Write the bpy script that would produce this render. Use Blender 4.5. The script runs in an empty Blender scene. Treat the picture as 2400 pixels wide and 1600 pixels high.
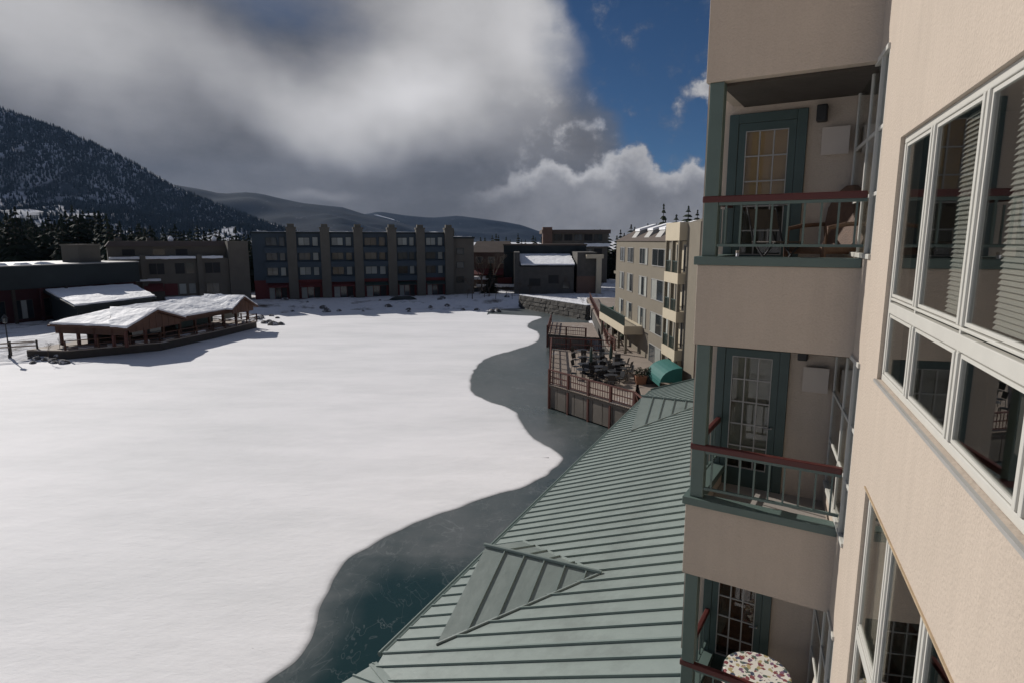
import bpy, math, random
from mathutils import Vector, Matrix, noise as mnoise
R = math.radians
S = bpy.context.scene
COL = S.collection
random.seed(7)

# ------------------------------------------------------------------ camera, sky, sun, exposure
FPX, PITCH, CAMH = 1425.0, R(9.39), 12.0          # focal length in 2400 px wide picture units
cd = bpy.data.cameras.new('camera')
cam = bpy.data.objects.new('camera', cd)
COL.objects.link(cam)
cd.sensor_width = 36.0
cd.lens = 36.0 * FPX / 2400.0
cd.clip_start, cd.clip_end = 0.05, 30000
cam.location = (0, 0, CAMH)
cam.rotation_euler = (math.pi / 2 - PITCH, 0, 0)
S.camera = cam

SUN_AZ, SUN_EL = -47.0, 29.5
W = bpy.data.worlds.new('World')
S.world = W
W.use_nodes = True


def build_sky():
    nt = W.node_tree
    nt.nodes.clear()
    N, L = nt.nodes.new, nt.links.new

    def m(op, a, b=None, c=None, clamp=False):
        n = N('ShaderNodeMath'); n.operation = op; n.use_clamp = clamp
        for i, v in enumerate((a, b, c)):
            if v is None: continue
            if isinstance(v, (int, float)): n.inputs[i].default_value = v
            else: L(v, n.inputs[i])
        return n.outputs[0]

    def sstep(v, a, b):
        n = N('ShaderNodeMapRange'); n.interpolation_type = 'SMOOTHSTEP'
        L(v, n.inputs['Value']); n.inputs['From Min'].default_value = a; n.inputs['From Max'].default_value = b
        return n.outputs[0]

    tc = N('ShaderNodeTexCoord')
    sep = N('ShaderNodeSeparateXYZ'); L(tc.outputs['Generated'], sep.inputs[0])
    x, y, z = sep.outputs
    az = m('MULTIPLY', m('ARCTAN2', x, y), 180 / math.pi)
    el = m('MULTIPLY', m('ARCSINE', z), 180 / math.pi)
    cmb = N('ShaderNodeCombineXYZ'); L(az, cmb.inputs[0]); L(el, cmb.inputs[1])

    def noise(scale, detail, rough=0.55, vec=None, stretch=None, off=0.0):
        n = N('ShaderNodeTexNoise'); n.inputs['Scale'].default_value = scale
        n.inputs['Detail'].default_value = detail; n.inputs['Roughness'].default_value = rough
        mp = N('ShaderNodeMapping'); L(vec or cmb.outputs[0], mp.inputs[0])
        mp.inputs['Location'].default_value = (off, off * .7, 0)
        if stretch:
            mp.inputs['Rotation'].default_value = (0, 0, R(stretch[2])); mp.inputs['Scale'].default_value = (stretch[0], stretch[1], 1)
        L(mp.outputs[0], n.inputs['Vector'])
        return n.outputs['Fac'], n.outputs['Color']

    # the clouds' wandering outline: angles pushed about by a coarse and a fine noise
    _, c1 = noise(.085, 3)
    _, c2 = noise(.32, 6, .6)
    def vsub(v, k):
        a = N('ShaderNodeVectorMath'); a.operation = 'SUBTRACT'; L(v, a.inputs[0]); a.inputs[1].default_value = (.5, .5, .5)
        b = N('ShaderNodeVectorMath'); b.operation = 'SCALE'; L(a.outputs[0], b.inputs[0]); b.inputs['Scale'].default_value = k
        return b.outputs[0]
    def vadd(a, b):
        n = N('ShaderNodeVectorMath'); n.operation = 'ADD'; L(a, n.inputs[0]); L(b, n.inputs[1]); return n.outputs[0]
    soft = vadd(cmb.outputs[0], vsub(c1, 7.0))
    crisp = vadd(cmb.outputs[0], vadd(vsub(c1, 3.0), vsub(c2, 4.5)))

    def blob(vec, cx, cy, ax, ay, rot=0.0, inner=0.25):
        mp = N('ShaderNodeMapping'); mp.vector_type = 'TEXTURE'
        L(vec, mp.inputs[0])
        mp.inputs['Location'].default_value = (cx, cy, 0); mp.inputs['Rotation'].default_value = (0, 0, R(rot))
        mp.inputs['Scale'].default_value = (ax, ay, 1e6)
        ln = N('ShaderNodeVectorMath'); ln.operation = 'LENGTH'; L(mp.outputs[0], ln.inputs[0])
        return m('SUBTRACT', 1.0, sstep(ln.outputs['Value'], inner, 1.0))

    fb, _ = noise(.11, 9, .6, off=13.0)
    fbs, _ = noise(.10, 8, .6, stretch=(.55, 1.5, 28), off=4.0)
    fine, _ = noise(.45, 8, .65, off=31.0)

    # cloud cover: a soft overcast, opened by holes, with a crisp low bank in front
    cov = m('MULTIPLY', m('SUBTRACT', fb, .40), 1.5)                                # open sky with drifting cloud all round
    for b, w in SKY_COVER:
        cov = m('ADD', cov, m('MULTIPLY', blob(soft, *b), w))
    cov = m('MINIMUM', m('MAXIMUM', cov, 0.0), 1.0)
    for b, w in SKY_HOLES:
        cov = m('SUBTRACT', cov, m('MULTIPLY', blob(soft, *b), w))
    cov = m('ADD', cov, m('MULTIPLY', m('SUBTRACT', fbs, .5), .45))
    cov = m('ADD', cov, m('MULTIPLY', m('SUBTRACT', fine, .5), .12))
    a_soft = sstep(cov, .05, .85)
    csp = N('ShaderNodeSeparateXYZ'); L(crisp, csp.inputs[0])
    top = m('ADD', 6.9, m('MULTIPLY', m('SUBTRACT', fb, .5), 6.0))
    for b, w in SKY_BANK:
        top = m('ADD', top, m('MULTIPLY', blob(crisp, *b), w))
    top = m('SUBTRACT', top, m('MULTIPLY', m('SUBTRACT', 1.0, sstep(az, -9.0, 2.0)), 3.5))
    bank = m('MULTIPLY', m('SUBTRACT', top, csp.outputs[1]), .4)
    wisp = m('MULTIPLY', m('SUBTRACT', fine, .5), 1.1)
    for b, w in SKY_WISP:
        wisp = m('ADD', wisp, m('MULTIPLY', blob(crisp, *b), w))
    bank = m('MAXIMUM', bank, m('MULTIPLY', wisp, .8))
    a_bank = sstep(bank, .0, .42)
    alpha = m('MAXIMUM', a_soft, a_bank)
    # cloud brightness
    br = m('ADD', .115, m('MULTIPLY', sstep(el, 15.0, 42.0), .85))  # cloud overhead, mostly out of view, brightened as fill for shaded fronts
    br = m('ADD', br, m('MULTIPLY', m('SUBTRACT', 1.0, blob(soft, -11, 8, 75, 38, 0, .62)), .16))   # cloud beyond the frame raised to in-frame brightness, to fill the shaded balcony fronts
    for b, w in SKY_LIGHT:
        br = m('ADD', br, m('MULTIPLY', blob(soft, *b), w))
    br = m('ADD', br, m('MULTIPLY', m('SUBTRACT', fbs, .5), .20))
    br = m('ADD', br, m('MULTIPLY', m('SUBTRACT', fine, .5), .05))
    # the bank: bright where its top thins out, greyer inside
    bb_ = m('ADD', .20, m('MULTIPLY', m('SUBTRACT', fb, .5), .30))
    bb_ = m('ADD', bb_, m('MULTIPLY', m('SUBTRACT', fine, .5), .10))
    bb_ = m('ADD', bb_, m('MULTIPLY', m('SUBTRACT', 1.0, sstep(bank, .05, 1.1)), .30))
    mb_ = N('ShaderNodeMix'); L(m('MULTIPLY', a_bank, sstep(az, -6.0, 4.0)), mb_.inputs['Factor']); L(br, mb_.inputs['A']); L(bb_, mb_.inputs['B'])
    br = m('MAXIMUM', mb_.outputs['Result'], .10)
    cr = N('ShaderNodeMix'); cr.data_type = 'RGBA'
    L(sstep(br, .10, .50), cr.inputs['Factor'])
    cr.inputs['A'].default_value = (.98, .98, 1.05, 1); cr.inputs['B'].default_value = (1.0, .985, 1.0, 1)
    sky = N('ShaderNodeTexSky'); sky.sky_type = 'NISHITA'; sky.sun_disc = False
    sky.sun_elevation = R(SUN_EL); sky.sun_rotation = R(SUN_AZ) % (2 * math.pi)
    sky.altitude = 2800; sky.air_density = 1.0; sky.dust_density = .25; sky.ozone_density = 2.0
    tn = N('ShaderNodeMix'); tn.data_type = 'RGBA'; tn.blend_type = 'MULTIPLY'; tn.inputs['Factor'].default_value = 1
    L(sky.outputs[0], tn.inputs['A']); tn.inputs['B'].default_value = (.33, .52, .70, 1)          # the deep blue of high, dry air
    b1 = N('ShaderNodeBackground'); L(tn.outputs['Result'], b1.inputs[0]); b1.inputs[1].default_value = 0.05
    b2 = N('ShaderNodeBackground'); L(cr.outputs['Result'], b2.inputs[0]); L(br, b2.inputs[1])
    mx = N('ShaderNodeMixShader'); L(alpha, mx.inputs[0]); L(b1.outputs[0], mx.inputs[1]); L(b2.outputs[0], mx.inputs[2])
    out = N('ShaderNodeOutputWorld'); L(mx.outputs[0], out.inputs[0])


# (azimuth, elevation, half sizes, rotation, soft core) in degrees, weight
SKY_COVER = [((-14, 8, 34, 22, 0, .5), 1.2), ((-45, 14, 34, 24, 0, .4), .8), ((0, 0, 200, 7, 0, .3), .5)]
SKY_HOLES = [((-20, 18.5, 17, 7.5, -14, .0), .46), ((16.5, 18, 18.5, 17, 0, .15), 1.25), ((26, 34, 24, 18, 0, .4), .7)]
SKY_BANK = [((11.2, 8, 3.6, 6, 0, .0), 2.2), ((3.6, 7, 2.0, 5, 0, .0), .9), ((16, 7, 4, 6, 0, .1), .6)]
SKY_WISP = [((17.8, 12.6, 4.2, 1.8, 22, .0), .9), ((4.6, 10.0, 3.6, 1.0, 3, .0), .26), ((7.6, 10.2, 1.4, 1.1, -30, .0), .32)]
SKY_LIGHT = [((-4, 17, 16, 11, 25, .1), .33), ((-21, 12.0, 13, 4.6, -24, .0), .25), ((-11, 11.2, 13, 6, 5, .0), .38), ((2.5, 16, 6, 8, 0, .0), .20), ((-37, 16.0, 16, 7.5, -22, .1), .36),
             ((2, 10, 6, 5, 45, .1), .08), ((-17, 4.0, 5, .7, 2, .1), .06)]
build_sky()

sd = bpy.data.lights.new('sun', 'SUN')
sd.energy = 3.95; sd.angle = R(.53); sd.color = (1.0, .955, .90)
sun = bpy.data.objects.new('sun', sd); COL.objects.link(sun)
SV = Vector((math.sin(R(SUN_AZ)) * math.cos(R(SUN_EL)), math.cos(R(SUN_AZ)) * math.cos(R(SUN_EL)), math.sin(R(SUN_EL))))
sun.rotation_euler = SV.to_track_quat('Z', 'Y').to_euler()
sun.location = (-60, 60, 80)
S.view_settings.view_transform = 'Standard'
S.view_settings.look = 'None'
S.view_settings.exposure = 0.0
S.view_settings.gamma = 1.0
S.view_settings.use_curve_mapping = False
S.render.engine = 'CYCLES'
S.cycles.max_bounces = 8
S.cycles.transparent_max_bounces = 12
S.cycles.sample_clamp_indirect = 6.0

# ------------------------------------------------------------------ helpers
def ray(u, v):
    a, b = (u - 1200) / FPX, (800 - v) / FPX
    return Vector((a, math.cos(PITCH) + b * math.sin(PITCH), -math.sin(PITCH) + b * math.cos(PITCH)))
def g(u, v, z=0.0):                                   # where a line of sight meets the level z
    d = ray(u, v); t = (z - CAMH) / d.z
    return Vector((d.x * t, d.y * t, z))
def at(u, v, Y):
    d = ray(u, v); t = Y / d.y
    return Vector((d.x * t, Y, CAMH + d.z * t))
def along(u, v, o, d):                                # distance along the plan line o + d*s under a line of sight
    r = ray(u, v)
    det = r.x * -d[1] + d[0] * r.y
    t = (o[0] * -d[1] + d[0] * o[1]) / det
    s = (r.x * o[1] - r.y * o[0]) / det
    return s, CAMH + r.z * t

class MB:
    """collects faces; o, ux, uy give a local frame inside the thing"""
    def __init__(s, o=(0, 0, 0), ux=(1, 0, 0), uy=(0, 1, 0)):
        s.v, s.f, s.mi = [], [], []
        s.frame(o, ux, uy); s.m = 0
    def frame(s, o, ux=(1, 0, 0), uy=(0, 1, 0)):
        s.o = Vector(o); s.ux = Vector(ux).normalized(); s.uy = Vector(uy).normalized(); s.uz = s.ux.cross(s.uy); return s
    def p(s, q):
        s.v.append(tuple(s.o + s.ux * q[0] + s.uy * q[1] + s.uz * q[2])); return len(s.v) - 1
    def face(s, *pts):
        s.f.append([s.p(q) for q in pts]); s.mi.append(s.m); return s
    def box(s, x0, x1, y0, y1, z0, z1):
        i = [s.p((x, y, z)) for z in (z0, z1) for y in (y0, y1) for x in (x0, x1)]
        for q in ((0, 2, 3, 1), (4, 5, 7, 6), (0, 1, 5, 4), (2, 6, 7, 3), (0, 4, 6, 2), (1, 3, 7, 5)):
            s.f.append([i[k] for k in q]); s.mi.append(s.m)
        return s
    def prism(s, poly, z0, z1):                        # poly counter-clockwise in plan
        a = [s.p((x, y, z0)) for x, y in poly]; b = [s.p((x, y, z1)) for x, y in poly]; n = len(poly)
        s.f.append(a[::-1]); s.f.append(b); s.mi += [s.m] * 2
        for k in range(n):
            s.f.append([a[k], a[(k + 1) % n], b[(k + 1) % n], b[k]]); s.mi.append(s.m)
        return s
    def hexa(s, lo, hi):                               # two rings of four points
        a = [s.p(q) for q in lo]; b = [s.p(q) for q in hi]
        s.f.append(a[::-1]); s.f.append(b); s.mi += [s.m] * 2
        n = len(a)
        for k in range(n):
            s.f.append([a[k], a[(k + 1) % n], b[(k + 1) % n], b[k]]); s.mi.append(s.m)
        return s
    def tube(s, pts, r, n=8, cap=True):
        pts = [Vector(q) for q in pts]; rings = []
        rr = r if isinstance(r, (list, tuple)) else [r] * len(pts)
        for i, q in enumerate(pts):
            t = (pts[min(i + 1, len(pts) - 1)] - pts[max(i - 1, 0)]).normalized()
            a = t.cross(Vector((0, 0, 1)) if abs(t.z) < .9 else Vector((1, 0, 0))).normalized(); b = t.cross(a)
            rings.append([s.p(q + (a * math.cos(k * 2 * math.pi / n) + b * math.sin(k * 2 * math.pi / n)) * rr[i]) for k in range(n)])
        for A, B in zip(rings, rings[1:]):
            for k in range(n):
                s.f.append([A[k], B[k], B[(k + 1) % n], A[(k + 1) % n]]); s.mi.append(s.m)
        if cap:
            s.f.append(rings[0]); s.f.append(rings[-1][::-1]); s.mi += [s.m] * 2
        return s
    def lathe(s, prof, n=16, c=(0, 0)):
        rings = [[s.p((c[0] + r * math.cos(k * 2 * math.pi / n), c[1] + r * math.sin(k * 2 * math.pi / n), z)) for k in range(n)] for r, z in prof]
        for A, B in zip(rings, rings[1:]):
            for k in range(n):
                s.f.append([A[k], A[(k + 1) % n], B[(k + 1) % n], B[k]]); s.mi.append(s.m)
        s.f.append(rings[0][::-1]); s.f.append(rings[-1]); s.mi += [s.m] * 2
        return s
    def mesh(s, name, mats, smooth=False):
        me = bpy.data.meshes.new(name); me.from_pydata(s.v, [], s.f)
        for mm in (mats if isinstance(mats, (list, tuple)) else [mats]): me.materials.append(mm)
        me.polygons.foreach_set('material_index', s.mi)
        if smooth: me.polygons.foreach_set('use_smooth', [True] * len(s.f))
        me.update(); return me
    def build(s, name, mats, parent=None, smooth=False, bevel=0, loc=None, **props):
        o = put(name, s.mesh(name, mats, smooth), parent, loc)
        if bevel:
            b = o.modifiers.new('bevel', 'BEVEL'); b.width = bevel; b.segments = 2; b.limit_method = 'ANGLE'
        for k, v in props.items(): o[k] = v
        return o

def put(name, me, parent=None, loc=None, rz=0):
    o = bpy.data.objects.new(name, me); COL.objects.link(o)
    if parent: o.parent = parent
    if loc is not None: o.location = loc
    if rz: o.rotation_euler = (0, 0, rz)
    return o
def tag(o, label=None, cat=None, group=None, kind=None):
    for k, v in (('label', label), ('category', cat), ('group', group), ('kind', kind)):
        if v: o[k] = v
    return o
def thing(name, label, cat, loc=(0, 0, 0), rz=0, group=None):
    o = bpy.data.objects.new(name, None); COL.objects.link(o)
    o.location = loc; o.rotation_euler = (0, 0, rz); o.empty_display_size = .3
    return tag(o, label, cat, group)
def copy_tree(o, parent=None):
    c = o.copy(); COL.objects.link(c)
    if parent: c.parent = parent
    for ch in list(o.children): copy_tree(ch, c)
    return c
CACHE = {}
def shared(key, fn):
    if key not in CACHE: CACHE[key] = fn()
    return CACHE[key]

# ------------------------------------------------------------------ materials
def mat(name, c, rough=.6, var=.12, scale=3.0, bump=0.0, bscale=40.0, metal=0.0, streak=0.0, spec=.5, dirt=None, rnd=0.0, fine=0.0):
    m = bpy.data.materials.new(name); m.use_nodes = True
    nt = m.node_tree; N, L = nt.nodes.new, nt.links.new
    b = nt.nodes['Principled BSDF']
    b.inputs['Roughness'].default_value = rough; b.inputs['Metallic'].default_value = metal
    b.inputs['Specular IOR Level'].default_value = spec
    tc = N('ShaderNodeTexCoord')
    n = N('ShaderNodeTexNoise'); n.inputs['Scale'].default_value = scale; n.inputs['Detail'].default_value = 6; n.inputs['Roughness'].default_value = .65
    L(tc.outputs['Object'], n.inputs['Vector'])
    f = n.outputs['Fac']
    def mth(op, a, bb):
        q = N('ShaderNodeMath'); q.operation = op
        for i, v in enumerate((a, bb)):
            if isinstance(v, (int, float)): q.inputs[i].default_value = v
            else: L(v, q.inputs[i])
        return q.outputs[0]
    fac = mth('MULTIPLY', mth('SUBTRACT', f, .5), 2 * var * 1.6)
    if streak:
        mp = N('ShaderNodeMapping'); mp.inputs['Scale'].default_value = (5, 5, .35); L(tc.outputs['Object'], mp.inputs[0])
        n2 = N('ShaderNodeTexNoise'); n2.inputs['Scale'].default_value = 1.6; n2.inputs['Detail'].default_value = 5; L(mp.outputs[0], n2.inputs['Vector'])
        fac = mth('ADD', fac, mth('MULTIPLY', mth('SUBTRACT', n2.outputs['Fac'], .5), streak * 2))
    if fine:
        n4 = N('ShaderNodeTexNoise'); n4.inputs['Scale'].default_value = 60; n4.inputs['Detail'].default_value = 3; L(tc.outputs['Object'], n4.inputs['Vector'])
        fac = mth('ADD', fac, mth('MULTIPLY', mth('SUBTRACT', n4.outputs['Fac'], .5), fine * 2))
    if rnd:
        oi = N('ShaderNodeObjectInfo')
        fac = mth('ADD', fac, mth('MULTIPLY', mth('SUBTRACT', oi.outputs['Random'], .5), 2 * rnd))
    mul = N('ShaderNodeVectorMath'); mul.operation = 'SCALE'; mul.inputs[0].default_value = c
    L(mth('ADD', fac, 1.0), mul.inputs['Scale'])
    colr = mul.outputs[0]
    if dirt:
        n3 = N('ShaderNodeTexNoise'); n3.inputs['Scale'].default_value = dirt[2]; n3.inputs['Detail'].default_value = 8; n3.inputs['Roughness'].default_value = .7
        L(tc.outputs['Object'], n3.inputs['Vector'])
        mr = N('ShaderNodeMapRange'); mr.inputs['From Min'].default_value = dirt[1]; mr.inputs['From Max'].default_value = dirt[1] + .14; L(n3.outputs['Fac'], mr.inputs[0])
        mx = N('ShaderNodeMix'); mx.data_type = 'RGBA'; L(mr.outputs[0], mx.inputs['Factor']); L(colr, mx.inputs['A']); mx.inputs['B'].default_value = (*dirt[0], 1)
        colr = mx.outputs['Result']
    L(colr, b.inputs['Base Color'])
    if bump:
        nb = N('ShaderNodeTexNoise'); nb.inputs['Scale'].default_value = bscale; nb.inputs['Detail'].default_value = 5; L(tc.outputs['Object'], nb.inputs['Vector'])
        bp = N('ShaderNodeBump'); bp.inputs['Strength'].default_value = bump; bp.inputs['Distance'].default_value = 1.0 / bscale * .6
        L(nb.outputs['Fac'], bp.inputs['Height']); L(bp.outputs[0], b.inputs['Normal'])
    return m

def glass(name, tint=(.55, .6, .6), ior=1.5, rough=0.0):
    m = bpy.data.materials.new(name); m.use_nodes = True
    nt = m.node_tree; N, L = nt.nodes.new, nt.links.new
    nt.nodes.remove(nt.nodes['Principled BSDF'])
    fr = N('ShaderNodeFresnel'); ge = N('ShaderNodeNewGeometry'); io = N('ShaderNodeMapRange'); L(ge.outputs['Backfacing'], io.inputs[0])
    io.inputs['To Min'].default_value = ior; io.inputs['To Max'].default_value = 1 / ior; L(io.outputs[0], fr.inputs['IOR'])
    t = N('ShaderNodeBsdfTransparent'); t.inputs[0].default_value = (*tint, 1)
    gl = N('ShaderNodeBsdfGlossy'); gl.inputs['Roughness'].default_value = rough; gl.inputs['Color'].default_value = (.9, .92, .92, 1)
    mx = N('ShaderNodeMixShader'); L(fr.outputs[0], mx.inputs[0]); L(t.outputs[0], mx.inputs[1]); L(gl.outputs[0], mx.inputs[2])
    L(mx.outputs[0], nt.nodes['Material Output'].inputs[0])
    return m

M = {}
M['stucco'] = mat('stucco', (.487, .412, .34), .9, .075, .9, .55, 42, streak=.075, fine=.10, spec=.2)
M['green_trim'] = mat('green_trim', (.095, .135, .12), .5, .10, 4, .1, 60)
M['green_dark'] = mat('green_dark', (.045, .075, .070), .45, .12, 4, .1, 60)
M['rail_red'] = mat('rail_red', (.085, .018, .014), .5, .15, 6)
M['frame_white'] = mat('frame_white', (.54, .525, .475), .45, .06, 5)
M['frame_grey'] = mat('frame_grey', (.33, .32, .30), .5, .1, 5)
M['glass'] = glass('window_glass', (.84, .84, .825), 2.1)
M['door_glass'] = glass('door_glass', (.86, .85, .82), 1.45)
M['room'] = mat('room', (.16, .155, .145), .9, .2, 2)
M['door_shade'] = mat('door_shade', (.66, .48, .28), .8, .1, 3)
M['grey_board'] = mat('grey_board', (.15, .128, .105), .85, .25, 1.2, .2, 10, rnd=.12)
M['blind'] = mat('blind', (.60, .61, .57), .55, .04, 4)
M['curtain'] = mat('curtain', (.55, .50, .42), .8, .1, 3)
M['black'] = mat('black', (.012, .012, .013), .5, .2, 5)
M['white_box'] = mat('white_box', (.50, .44, .385), .6, .05, 4)
M['sealant'] = mat('sealant', (.40, .30, .19), .8, .25, 9)
M['concrete'] = mat('concrete', (.30, .27, .24), .85, .15, 3, .2, 30)
M['metal_roof'] = mat('metal_roof', (.225, .268, .247), .45, .12, .7, .08, 3, metal=.0, rnd=.05, fine=.04, spec=.5, dirt=((.18, .212, .195), .53, .55))
M['roof_rib'] = mat('roof_rib', (.20, .25, .23), .45, .1, 2)
M['snow'] = mat('snow', (.91, .91, .92), .7, .05, .5, .35, 2.0, spec=.3)
M['olive'] = mat('olive_stucco', (.21, .185, .145), .9, .08, .7, .3, 30, streak=.05, spec=.2)
M['cream'] = mat('cream_stucco', (.54, .47, .35), .85, .05, .8, .2, 30, streak=.04, spec=.2)
M['teal'] = mat('teal_canvas', (.008, .115, .10), .7, .12, 2)
M['teal_dark'] = mat('dark_green_rail', (.022, .045, .038), .6, .2, 3)
M['brown_wood'] = mat('brown_wood', (.085, .036, .019), .7, .25, 2.5, .3, 12, rnd=.1)
M['red_wood'] = mat('red_wood', (.105, .034, .023), .65, .25, 2.5, .2, 12, rnd=.1)
M['deck_wood'] = mat('deck_wood', (.30, .245, .20), .8, .2, .7, .2, 10, rnd=.12, dirt=((.55, .55, .56), .60, .35))
M['dark_wood'] = mat('dark_wood', (.055, .045, .036), .8, .3, 1.5, .2, 10)
M['stone_dark'] = mat('stone_dark', (.085, .078, .068), .9, .35, .8, .4, 8, rnd=.2)
M['slate_blue'] = mat('slate_blue', (.040, .058, .075), .75, .14, .6)
M['pier_tan'] = mat('pier_tan', (.115, .105, .086), .9, .15, .6, .2, 8)
M['dull_red'] = mat('dull_red', (.12, .022, .020), .8, .2, .7)
M['tan_grey'] = mat('tan_grey', (.125, .110, .088), .9, .2, .5, .2, 8)
M['char'] = mat('charcoal', (.022, .028, .028), .8, .25, .5)
M['dark_red'] = mat('dark_red', (.05, .012, .012), .8, .25, .6)
M['far_glass'] = mat('far_glass', (.035, .042, .045), .08, .3, 2, rnd=.5)
M['far_blind'] = mat('far_blind', (.30, .31, .28), .6, .15, 2, rnd=.25)
M['far_void'] = mat('far_void', (.015, .014, .013), .7, .3, 1)
M['roof_brown'] = mat('roof_brown', (.10, .075, .06), .9, .2, .6)
M['tan_brick'] = mat('tan_brick', (.155, .095, .07), .9, .2, .8, .2, 10)
M['bark'] = mat('bark', (.06, .045, .035), .9, .3, 3)
M['bark_pale'] = mat('bark_pale', (.21, .165, .125), .9, .25, 3)
M['conifer'] = mat('conifer', (.022, .030, .017), .85, .45, .7, rnd=.45, spec=.15)
M['hill_tree'] = mat('hill_tree', (.012, .020, .022), .95, .4, .01, spec=.05)
M['iron'] = mat('iron', (.03, .03, .032), .5, .2, 5, metal=.3)
M['wicker'] = mat('wicker', (.12, .065, .038), .7, .35, 14, .5, 60)
M['steel'] = mat('steel', (.35, .34, .32), .35, .1, 5, metal=.8)
M['plastic_pale'] = mat('plastic_pale', (.50, .52, .60), .4, .05, 5)
M['terracotta'] = mat('terracotta', (.30, .14, .08), .8, .2, 6)
M['rock'] = mat('rock', (.10, .095, .09), .9, .35, 1.2, .5, 5, rnd=.3, dirt=((.78, .78, .80), .52, .9))
M['shrub'] = mat('shrub', (.085, .06, .042), .9, .4, 2, rnd=.3)
M['bush'] = mat('bush', (.035, .045, .022), .9, .4, 3, rnd=.3)

def cloth_mat():
    m = bpy.data.materials.new('print_cloth'); m.use_nodes = True
    nt = m.node_tree; N, L = nt.nodes.new, nt.links.new; b = nt.nodes['Principled BSDF']; b.inputs['Roughness'].default_value = .8
    tc = N('ShaderNodeTexCoord'); v = N('ShaderNodeTexVoronoi'); v.inputs['Scale'].default_value = 15; v.inputs['Randomness'].default_value = .75
    nz = N('ShaderNodeTexNoise'); nz.inputs['Scale'].default_value = 22; L(tc.outputs['Object'], nz.inputs['Vector'])
    va = N('ShaderNodeVectorMath'); va.operation = 'MULTIPLY_ADD'; L(nz.outputs['Color'], va.inputs[0]); va.inputs[1].default_value = (.07, .07, .07); L(tc.outputs['Object'], va.inputs[2])
    L(va.outputs[0], v.inputs['Vector'])
    mr = N('ShaderNodeMath'); mr.operation = 'LESS_THAN'; L(v.outputs['Distance'], mr.inputs[0]); mr.inputs[1].default_value = .50
    sp = N('ShaderNodeSeparateXYZ'); L(v.outputs['Color'], sp.inputs[0])
    cr = N('ShaderNodeValToRGB'); cr.color_ramp.interpolation = 'CONSTANT'; L(sp.outputs[0], cr.inputs[0])
    e = cr.color_ramp.elements; e[0].position = 0; e[0].color = (.22, .055, .06, 1); e[1].position = .3; e[1].color = (.05, .06, .10, 1)
    for p_, c_ in ((.5, (.42, .34, .17, 1)), (.66, (.20, .10, .16, 1)), (.84, (.10, .13, .10, 1))):
        q = e.new(p_); q.color = c_
    mx = N('ShaderNodeMix'); mx.data_type = 'RGBA'; L(mr.outputs[0], mx.inputs['Factor']); mx.inputs['A'].default_value = (.72, .68, .60, 1); L(cr.outputs[0], mx.inputs['B'])
    L(mx.outputs['Result'], b.inputs['Base Color']); return m
M['cloth'] = cloth_mat()

def lake_snow_mat():
    m = bpy.data.materials.new('lake_snow'); m.use_nodes = True
    nt = m.node_tree; N, L = nt.nodes.new, nt.links.new; b = nt.nodes['Principled BSDF']
    b.inputs['Roughness'].default_value = .75; b.inputs['Specular IOR Level'].default_value = .25
    tc = N('ShaderNodeTexCoord')
    def noise(scale, det, st=(1, 1, 1), rot=0, rough=.55):
        mp = N('ShaderNodeMapping'); mp.inputs['Scale'].default_value = st; mp.inputs['Rotation'].default_value = (0, 0, R(rot)); L(tc.outputs['Object'], mp.inputs[0])
        n = N('ShaderNodeTexNoise'); n.inputs['Scale'].default_value = scale; n.inputs['Detail'].default_value = det; n.inputs['Roughness'].default_value = rough
        L(mp.outputs[0], n.inputs['Vector']); return n.outputs['Fac']
    a = N('ShaderNodeAttribute'); a.attribute_name = 'edge'
    big = noise(.05, 5, (1, 1.7, 1), 20)
    drift = noise(.16, 10, (.6, 1.7, 1), 24, .66)
    cr = N('ShaderNodeValToRGB'); L(drift, cr.inputs[0])
    e = cr.color_ramp.elements; e[0].position = .30; e[0].color = (.70, .70, .705, 1); e[1].position = .58; e[1].color = (.90, .885, .89, 1)
    cr2 = N('ShaderNodeValToRGB'); L(big, cr2.inputs[0])
    e = cr2.color_ramp.elements; e[0].position = .36; e[0].color = (.86, .875, .87, 1); e[1].position = .62; e[1].color = (1, 1, 1, 1)
    mu = N('ShaderNodeMix'); mu.data_type = 'RGBA'; mu.blend_type = 'MULTIPLY'; mu.inputs['Factor'].default_value = 1
    L(cr.outputs[0], mu.inputs['A']); L(cr2.outputs[0], mu.inputs['B'])
    lig = N('ShaderNodeMix'); lig.data_type = 'RGBA'; lig.inputs['Factor'].default_value = .38; L(mu.outputs['Result'], lig.inputs['A']); lig.inputs['B'].default_value = (.90, .885, .895, 1)
    en = noise(.9, 6, rough=.6)
    ad = N('ShaderNodeMath'); ad.operation = 'MULTIPLY_ADD'; L(en, ad.inputs[0]); ad.inputs[1].default_value = .55; L(a.outputs['Fac'], ad.inputs[2])
    mr = N('ShaderNodeMapRange'); mr.interpolation_type = 'SMOOTHSTEP'; L(ad.outputs[0], mr.inputs[0]); mr.inputs['From Min'].default_value = .22; mr.inputs['From Max'].default_value = .95
    mx = N('ShaderNodeMix'); mx.data_type = 'RGBA'; L(mr.outputs[0], mx.inputs['Factor']); mx.inputs['A'].default_value = (.26, .265, .27, 1); L(lig.outputs['Result'], mx.inputs['B'])
    L(mx.outputs['Result'], b.inputs['Base Color'])
    h = noise(.6, 12, (.7, 1.4, 1), 20, .68); bp = N('ShaderNodeBump'); bp.inputs['Strength'].default_value = .6; bp.inputs['Distance'].default_value = .10
    L(h, bp.inputs['Height']); L(bp.outputs[0], b.inputs['Normal'])
    return m
M['lake_snow'] = lake_snow_mat()

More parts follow.
